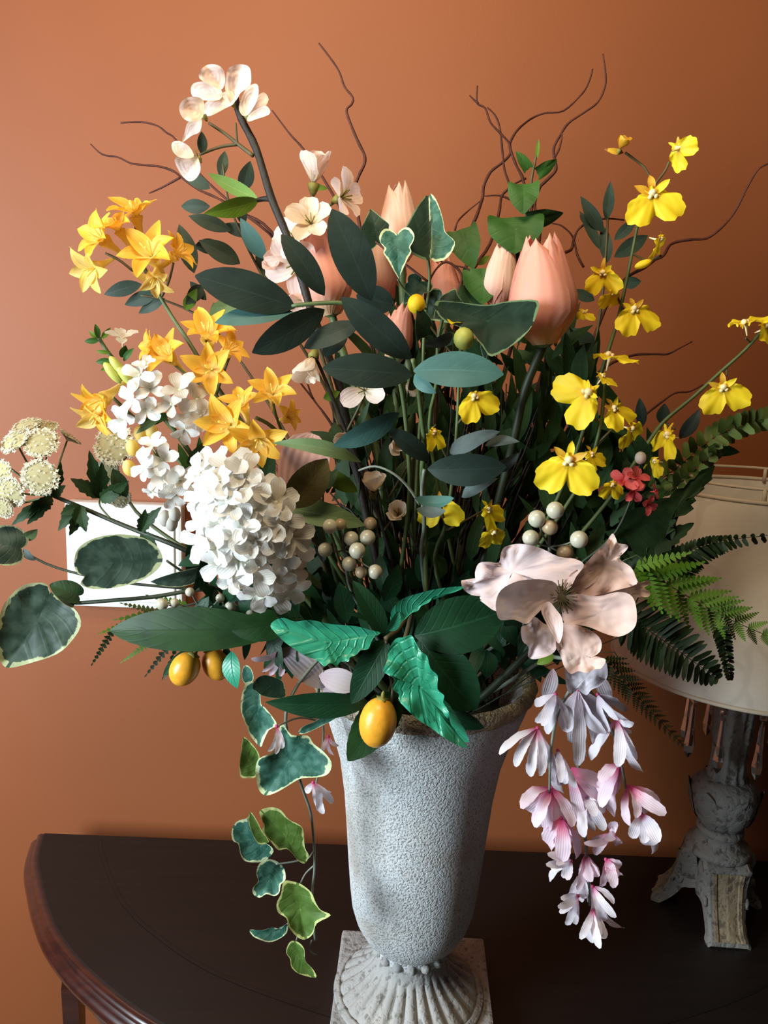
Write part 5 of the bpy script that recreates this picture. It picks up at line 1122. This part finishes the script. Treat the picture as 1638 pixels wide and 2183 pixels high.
# ================================================================== hanging lilac-pink blossoms
T = Thing('wisteria_spray', 'long white and pink blossom spray hanging right of the urn', 'hanging flowers', group='hanging pink-white sprays')
stem(T, [(1258,1930,.12),(1252,1830,.12),(1240,1700,.12),(1226,1560,.12),(1222,1460,.115),(1180,1400,.1)], mm(1.1), mm(1.9), MAT['stem_gr'])
stem(T, [(1335,1680,.11),(1318,1600,.115),(1290,1520,.118),(1240,1450,.117)], mm(.9), mm(1.3), MAT['stem_gr'], 'side_stem', False)
stem(T, [(1172,1690,.125),(1175,1600,.125),(1190,1520,.122),(1222,1460,.117)], mm(.9), mm(1.3), MAT['stem_gr'], 'side_stem', False)
WF = [((1146,1552),[(1065,1608),(1130,1655),(1188,1668),(1112,1592),(1150,1640)],30,'wist'), ((1185,1480),[(1140,1502),(1212,1554),(1143,1540),(1168,1565)],28,'wist_gr'), ((1233,1471),[(1290,1540),(1272,1590),(1232,1632),(1205,1560)],44,'wist_gr'),
 ((1315,1534),[(1258,1618),(1370,1645),(1333,1610),(1352,1542)],32,'wist'), ((1176,1680),[(1113,1724),(1142,1764),(1168,1772),(1222,1762)],38,'wist_pk'), ((1212,1637),[(1260,1742),(1238,1755),(1290,1672)],40,'wist_pk'),
 ((1321,1628),[(1268,1724),(1308,1740),(1282,1668)],46,'wist_pk'), ((1340,1676),[(1420,1736),(1390,1722),(1342,1760)],34,'wist_pk'), ((1368,1735),[(1392,1820),(1405,1796),(1346,1786)],38,'wist'), ((1197,1744),[(1196,1838),(1230,1830),(1168,1800)],46,'wist_pk'),
 ((1306,1776),[(1246,1798),(1266,1820),(1314,1752),(1322,1800)],24,'wist_pk'), ((1218,1836),[(1165,1844),(1172,1878),(1212,1876),(1168,1822)],26,'wist'), ((1250,1820),[(1278,1868),(1232,1898),(1262,1880)],32,'wist_pk'), ((1292,1832),[(1325,1866),(1310,1893),(1282,1890),(1326,1845)],26,'wist_pk'),
 ((1233,1910),[(1190,1934),(1208,1972),(1225,1970),(1196,1915)],20,'wist'), ((1264,1890),[(1310,1926),(1252,1958),(1332,1978),(1285,1950)],26,'wist'), ((1264,1940),[(1238,2002),(1280,2022),(1292,2000),(1262,2010)],24,'wist'), ((1248,1700),[(1290,1770),(1245,1785),(1275,1720)],30,'wist_gr'),
 ((1275,1480),[(1340,1536),(1318,1500),(1300,1560)],24,'wist_gr'), ((1190,1600),[(1200,1690),(1228,1680),(1182,1668)],30,'wist_gr'), ((1240,1860),[(1214,1915),(1258,1922)],24,'wist')]
def wfloret(T, b, tips, w, m_, dd, label=None):
    v, f, uv = sphere_geo(V(b[0], b[1], dd), M_(4, V(b[0], b[1], dd)), None, None, 8, 5)
    o = T.raw('blossom', v, f, MAT['wist_pk'], [(.5, 0)] * len(uv))
    for i, q in enumerate(tips): leaf(T, MAT[m_], b, q, w * 1.0 * (1 + jit(.2)), (dd, dd + jit(.02) + .004), jit(42), 'petal', parent=o, prof='obov', fold=.1, cup=.3, bend=.12, nv=12, nu=4, wave=.05, wf=5, serr=.12, nserr=6, skew=jit(.07))
for b, tips, w, m_ in WF:
    ex = [((q[0] + q2[0]) / 2 + jit(10), (q[1] + q2[1]) / 2 - 6 + jit(10)) for q, q2 in zip(tips, tips[1:] + tips[:1])][:3]
    wfloret(T, b, tips + ex, w, m_, .122 + jit(.008))
for b, t, w in (((1180,1425),(1160,1490),34), ((1270,1430),(1300,1500),30), ((1240,1420),(1235,1490),40)): leaf(T, MAT['wist_gr'], b, t, w, .115, jit(30), 'petal', prof='ell')
T = Thing('wisteria_spray', 'sparse pink-lilac blossoms peeping out behind the trailing ivy', 'hanging flowers', group='hanging pink-white sprays')
stem(T, [(668,1700,.07),(680,1640,.07),(690,1560,.075),(680,1480,.075),(690,1420,.07),(730,1390,.06)], mm(.8), mm(1.3), MAT['stem_gr'])
wfloret(T, (606,1378), [(536,1405),(560,1432),(598,1442),(575,1440)], 20, 'wist_pk', .075)
wfloret(T, (590,1548), [(572,1602),(588,1608),(602,1596)], 18, 'wist', .115); wfloret(T, (668,1668), [(690,1735),(710,1712),(652,1690),(678,1728),(705,1690)], 20, 'wist', .075)
wfloret(T, (700,1570), [(712,1610),(690,1600),(722,1590)], 14, 'wist_pk', .08)
leaf(T, MAT['wist_gr'], (598,1382), (692,1466), 62, .08, -20, 'petal', prof='ell'); leaf(T, MAT['wist_gr'], (680,1440), (768,1462), 52, .085, 0, 'petal', prof='ell'); leaf(T, MAT['wist_gr'], (690,1470), (720,1480), 36, .085, 0, 'petal', prof='ovate')
stem(T, [(606,1378,.075),(640,1375,.07),(700,1395,.065)], mm(.8), mm(1), MAT['stem_gr'], 'side_stem', False); stem(T, [(690,1430,.085),(680,1450,.08),(678,1475,.075)], mm(.7), mm(.9), MAT['stem_gr'], 'side_stem', False)
stem(T, [(592,1548,.112),(640,1530,.09),(688,1540,.075)], mm(.7), mm(.9), MAT['stem_gr'], 'side_stem', False)
# ================================================================== berries
def berries(label, hub, st, bs, dd, rb):
    T = Thing('berry_cluster', label, 'berries', group='pearl-like berry clusters')
    stem(T, [(hub[0], hub[1], dd)] + st, mm(1.3), mm(1.9), MAT['stem_gr'])
    for b in bs:
        d2 = dd + .01 + jit(.01); P = V(b[0], b[1], d2); r = M_(b[2] if len(b) > 2 else rb, P)
        stem(T, [(b[0] + (hub[0] - b[0]) * .15, b[1] + (hub[1] - b[1]) * .15, d2 - .002), ((b[0] + hub[0]) / 2 + jit(4), (b[1] + hub[1]) / 2 + 4, (d2 + dd) / 2), (hub[0], hub[1], dd)], mm(.6), mm(.8), MAT['stem_gr'], 'stalk', False, 5, 3)
        v, f, uv = sphere_geo((0, 0, 0), 1, 1, 1.02, 16, 11)
        T.part('berry', mesh(v, f, uv), MAT['berry_br' if len(b) > 3 else 'berry'], None, facing(P, view_dir(jit(.5), .3, .6), 0, r))
berries('pearl grey berry cluster in the dark centre, right of the hydrangea head', (735,1172), [(740,1220,.08),(760,1280,.06)], [(704,1122),(694,1172),(749,1148,16),(784,1146,17),(762,1174,18),(745,1202,16),(800,1219,16),(726,1118,13,1),(790,1116,14,1),(770,1220,13,1)], .085, 16)
berries('pearl grey berry cluster just above the dusty pink poppy', (1172,1165), [(1170,1220,.1),(1150,1300,.07)], [(1145,1106,19),(1184,1088,19),(1132,1147,18),(1235,1150,19),(1173,1124,17,1),(1205,1178,18,1)], .11, 18)
berries('small pearl grey berries in the shade above the long dark leaf on the left', (440,1300), [(500,1290,.05),(580,1285,.05)], [(346,1288,13),(491,1294,12),(506,1280,11),(534,1310,10),(405,1262,10),(372,1285,10),(470,1275,10)], .06, 12)
# ================================================================== ferns at right
T = Thing('fern_frond', 'bright green feathery fern right of the poppy, before the lampshade', 'fern', group='fern fronds')
frond(T, MAT['fern'], [(1330,1195,.06),(1400,1232,.055),(1490,1285,.05),(1560,1322,.045),(1660,1365,.04)], 14, lambda t, s: 118 * (1 - t) ** .75 * (.8 if s > 0 else 1) + 16, 42, 40, True, 1.6, smat='stem', nl=10)
T = Thing('fern_frond', 'dark fern frond lying level across the upper lampshade', 'fern', group='fern fronds')
frond(T, MAT['fern_dk'], [(1400,1235,.045),(1445,1190,.045),(1500,1162,.045),(1560,1150,.042),(1680,1138,.04)], 26, lambda t, s: (66 * (1 - t) ** 1.0 + 8) * (.45 if s < 0 else 1), 62, 11, False, 1.4)
T = Thing('fern_frond', 'dark comb-like fern frond below the bright one, over the lower lampshade', 'fern', group='fern fronds')
frond(T, MAT['fern_dk'], [(1320,1300,.05),(1380,1342,.05),(1450,1390,.045),(1530,1446,.04)], 22, lambda t, s: 62 * math.sin(PI * min(1, .25 + .75 * t)) ** .7 + 8, 66, 13, False, 1.4)
T = Thing('fern_frond', 'small dark fern tip hanging straight down on the lampshade', 'fern', group='fern fronds')
frond(T, MAT['fern_dk'], [(1500,1290,.05),(1535,1340,.048),(1548,1390,.045),(1557,1448,.04)], 16, lambda t, s: 24 * (1 - t) ** .5 + 4, 62, 9, False, 1.2, t0=.3)
T = Thing('fern_frond', 'deep green fern frond drooping beside the hanging pink spray', 'fern', group='fern fronds')
frond(T, MAT['fern_dk'], [(1280,1390,.09),(1330,1450,.085),(1390,1518,.08),(1458,1590,.075)], 20, lambda t, s: 44 * (1 - t) ** .8 + 6, 48, 16, True, 1.4, nl=7)
T = Thing('fern_frond', 'light green small-leaved fern sprig pointing to the upper right edge', 'fern', group='fern fronds')
frond(T, MAT['herb'], [(1370,1065,.02),(1440,1000,.02),(1520,935,.018),(1600,900,.015),(1670,890,.01)], 20, lambda t, s: 40 * (1 - .3 * t), 60, 20, False, 1.4)
frond(T, MAT['herb'], [(1390,1080,.025),(1450,1030,.025),(1500,985,.022),(1530,960,.02)], 10, lambda t, s: 34 * (1 - .5 * t), 60, 20, False, 1.2)
T = Thing('jagged_leaf', 'big dark jagged leaf pointing up beside the lampshade top', 'leaf')
stem(T, [(1335,1200,.04),(1300,1240,.04),(1200,1290,.03)], mm(1.6), mm(2.2), MAT['stem_dk'])
JC = (1080, 720, 2.935)
blade(T, MAT['fern_dk'], [(700,1130),(820,1060),(900,1055),(960,1005),(1020,1000),(1060,945),(1110,940),(1150,888),(1175,885),(1220,828),(1308,798),(1285,870),(1290,885),(1235,920),(1240,945),(1175,1000),(1190,1020),(1155,1045),(1175,1070),(1120,1110),(1045,1125),(1015,1170),(1062,1200),(1005,1230),(975,1280),(1055,1320),(1000,1372),(900,1390),(800,1350),(740,1250)], (JC[0] + 720 / JC[2], JC[1] + 1250 / JC[2]), (JC[0] + 1305 / JC[2], JC[1] + 800 / JC[2]), (.035, .03), .12, 0, .1, 3, crop=JC, sub=1)
leaf(T, MAT['fern_dk'], (1330,1205), (1480,1115), 60, (.03,.03), 0, prof='ovate', serr=.4, nserr=7, nv=30)
leaf(T, MAT['fern_dk'], (1320,1215), (1440,1220), 70, (.03,.03), 0, prof='ovate', serr=.4, nserr=7, nv=30)
# ================================================================== undergrowth
def inside(x, y, poly):
    c = False; j = len(poly) - 1
    for i in range(len(poly)):
        (xi, yi), (xj, yj) = poly[i], poly[j]
        if (yi > y) != (yj > y) and x < (xj - xi) * (y - yi) / (yj - yi) + xi: c = not c
        j = i
    return c
def undergrowth(name, label, poly, n, dlo, dhi, wl, ln, mat, seed, up=0.8):
    r = random.Random(seed); mb = MB(); k = 0
    xs = [p[0] for p in poly]; ys = [p[1] for p in poly]
    while k < n:
        x, y = r.uniform(min(xs), max(xs)), r.uniform(min(ys), max(ys))
        if not inside(x, y, poly): continue
        k += 1; a = r.uniform(-1, 1) * (1.3 if r.random() < .5 else .5) ; L = r.uniform(*ln)
        q = (x + L * math.sin(a), y - L * math.cos(a) * (1 if r.random() < up else -1)); dd = r.uniform(dlo, dhi)
        B, LL, Mx, mpp = blade_frame((x, y), q, (dd, dd + r.uniform(-.02, .02)), r.uniform(-50, 50))
        v, f, uv = leaf_geo(LL, r.uniform(*wl) * mpp, 'lance' if r.random() < .6 else 'ovate', .15, .08, 5, 2)
        mb.add([Mx @ p for p in v], f, uv)
    T = Thing(name, label, 'undergrowth', kind='stuff')
    T.raw('small_leaves', mb.v, mb.f, MAT[mat], mb.uv)['kind'] = 'stuff'
    return T
T = undergrowth('dark_undergrowth', 'dense dark undergrowth of small leaves and stems deep in the bouquet', [(720,840),(860,700),(1000,760),(1120,690),(1240,740),(1290,900),(1300,1100),(1330,1250),(1180,1380),(700,1400),(560,1320),(640,1180),(690,1000)], 540, -.09, .03, (20, 46), (60, 140), 'green_dk', 5)
mb = MB(); r_ = random.Random(9)
for k in range(120):
    x = r_.uniform(700, 1290); y = r_.uniform(700, 1000) + abs(x - 1000) * .3; b = foam_pt(k)
    P = [V(x, y, r_.uniform(-.07, .01)), V(x * .75 + 232 + r_.uniform(-25, 25), y * .4 + 700, r_.uniform(-.05, .02)), b]
    mb.add(*tube_geo(P, mm(.6), mm(1.3), 4, 4))
T.raw('thin_stems', mb.v, mb.f, MAT['bark'], mb.uv)['kind'] = 'stuff'
undergrowth('dark_undergrowth', 'low skirt of dark leaves just above the urn rim', [(420,1180),(560,1200),(700,1250),(1100,1230),(1200,1320),(1150,1430),(1050,1425),(700,1400),(560,1350),(430,1300)], 170, .0, .085, (26, 54), (60, 120), 'citrus_dk', 6, .6)
undergrowth('dark_undergrowth', 'dark leaves behind the coral flower and orchids at right', [(1180,1000),(1290,930),(1400,1000),(1430,1100),(1420,1230),(1330,1300),(1220,1180)], 130, -.03, .03, (22, 46), (50, 100), 'green_dk', 8)
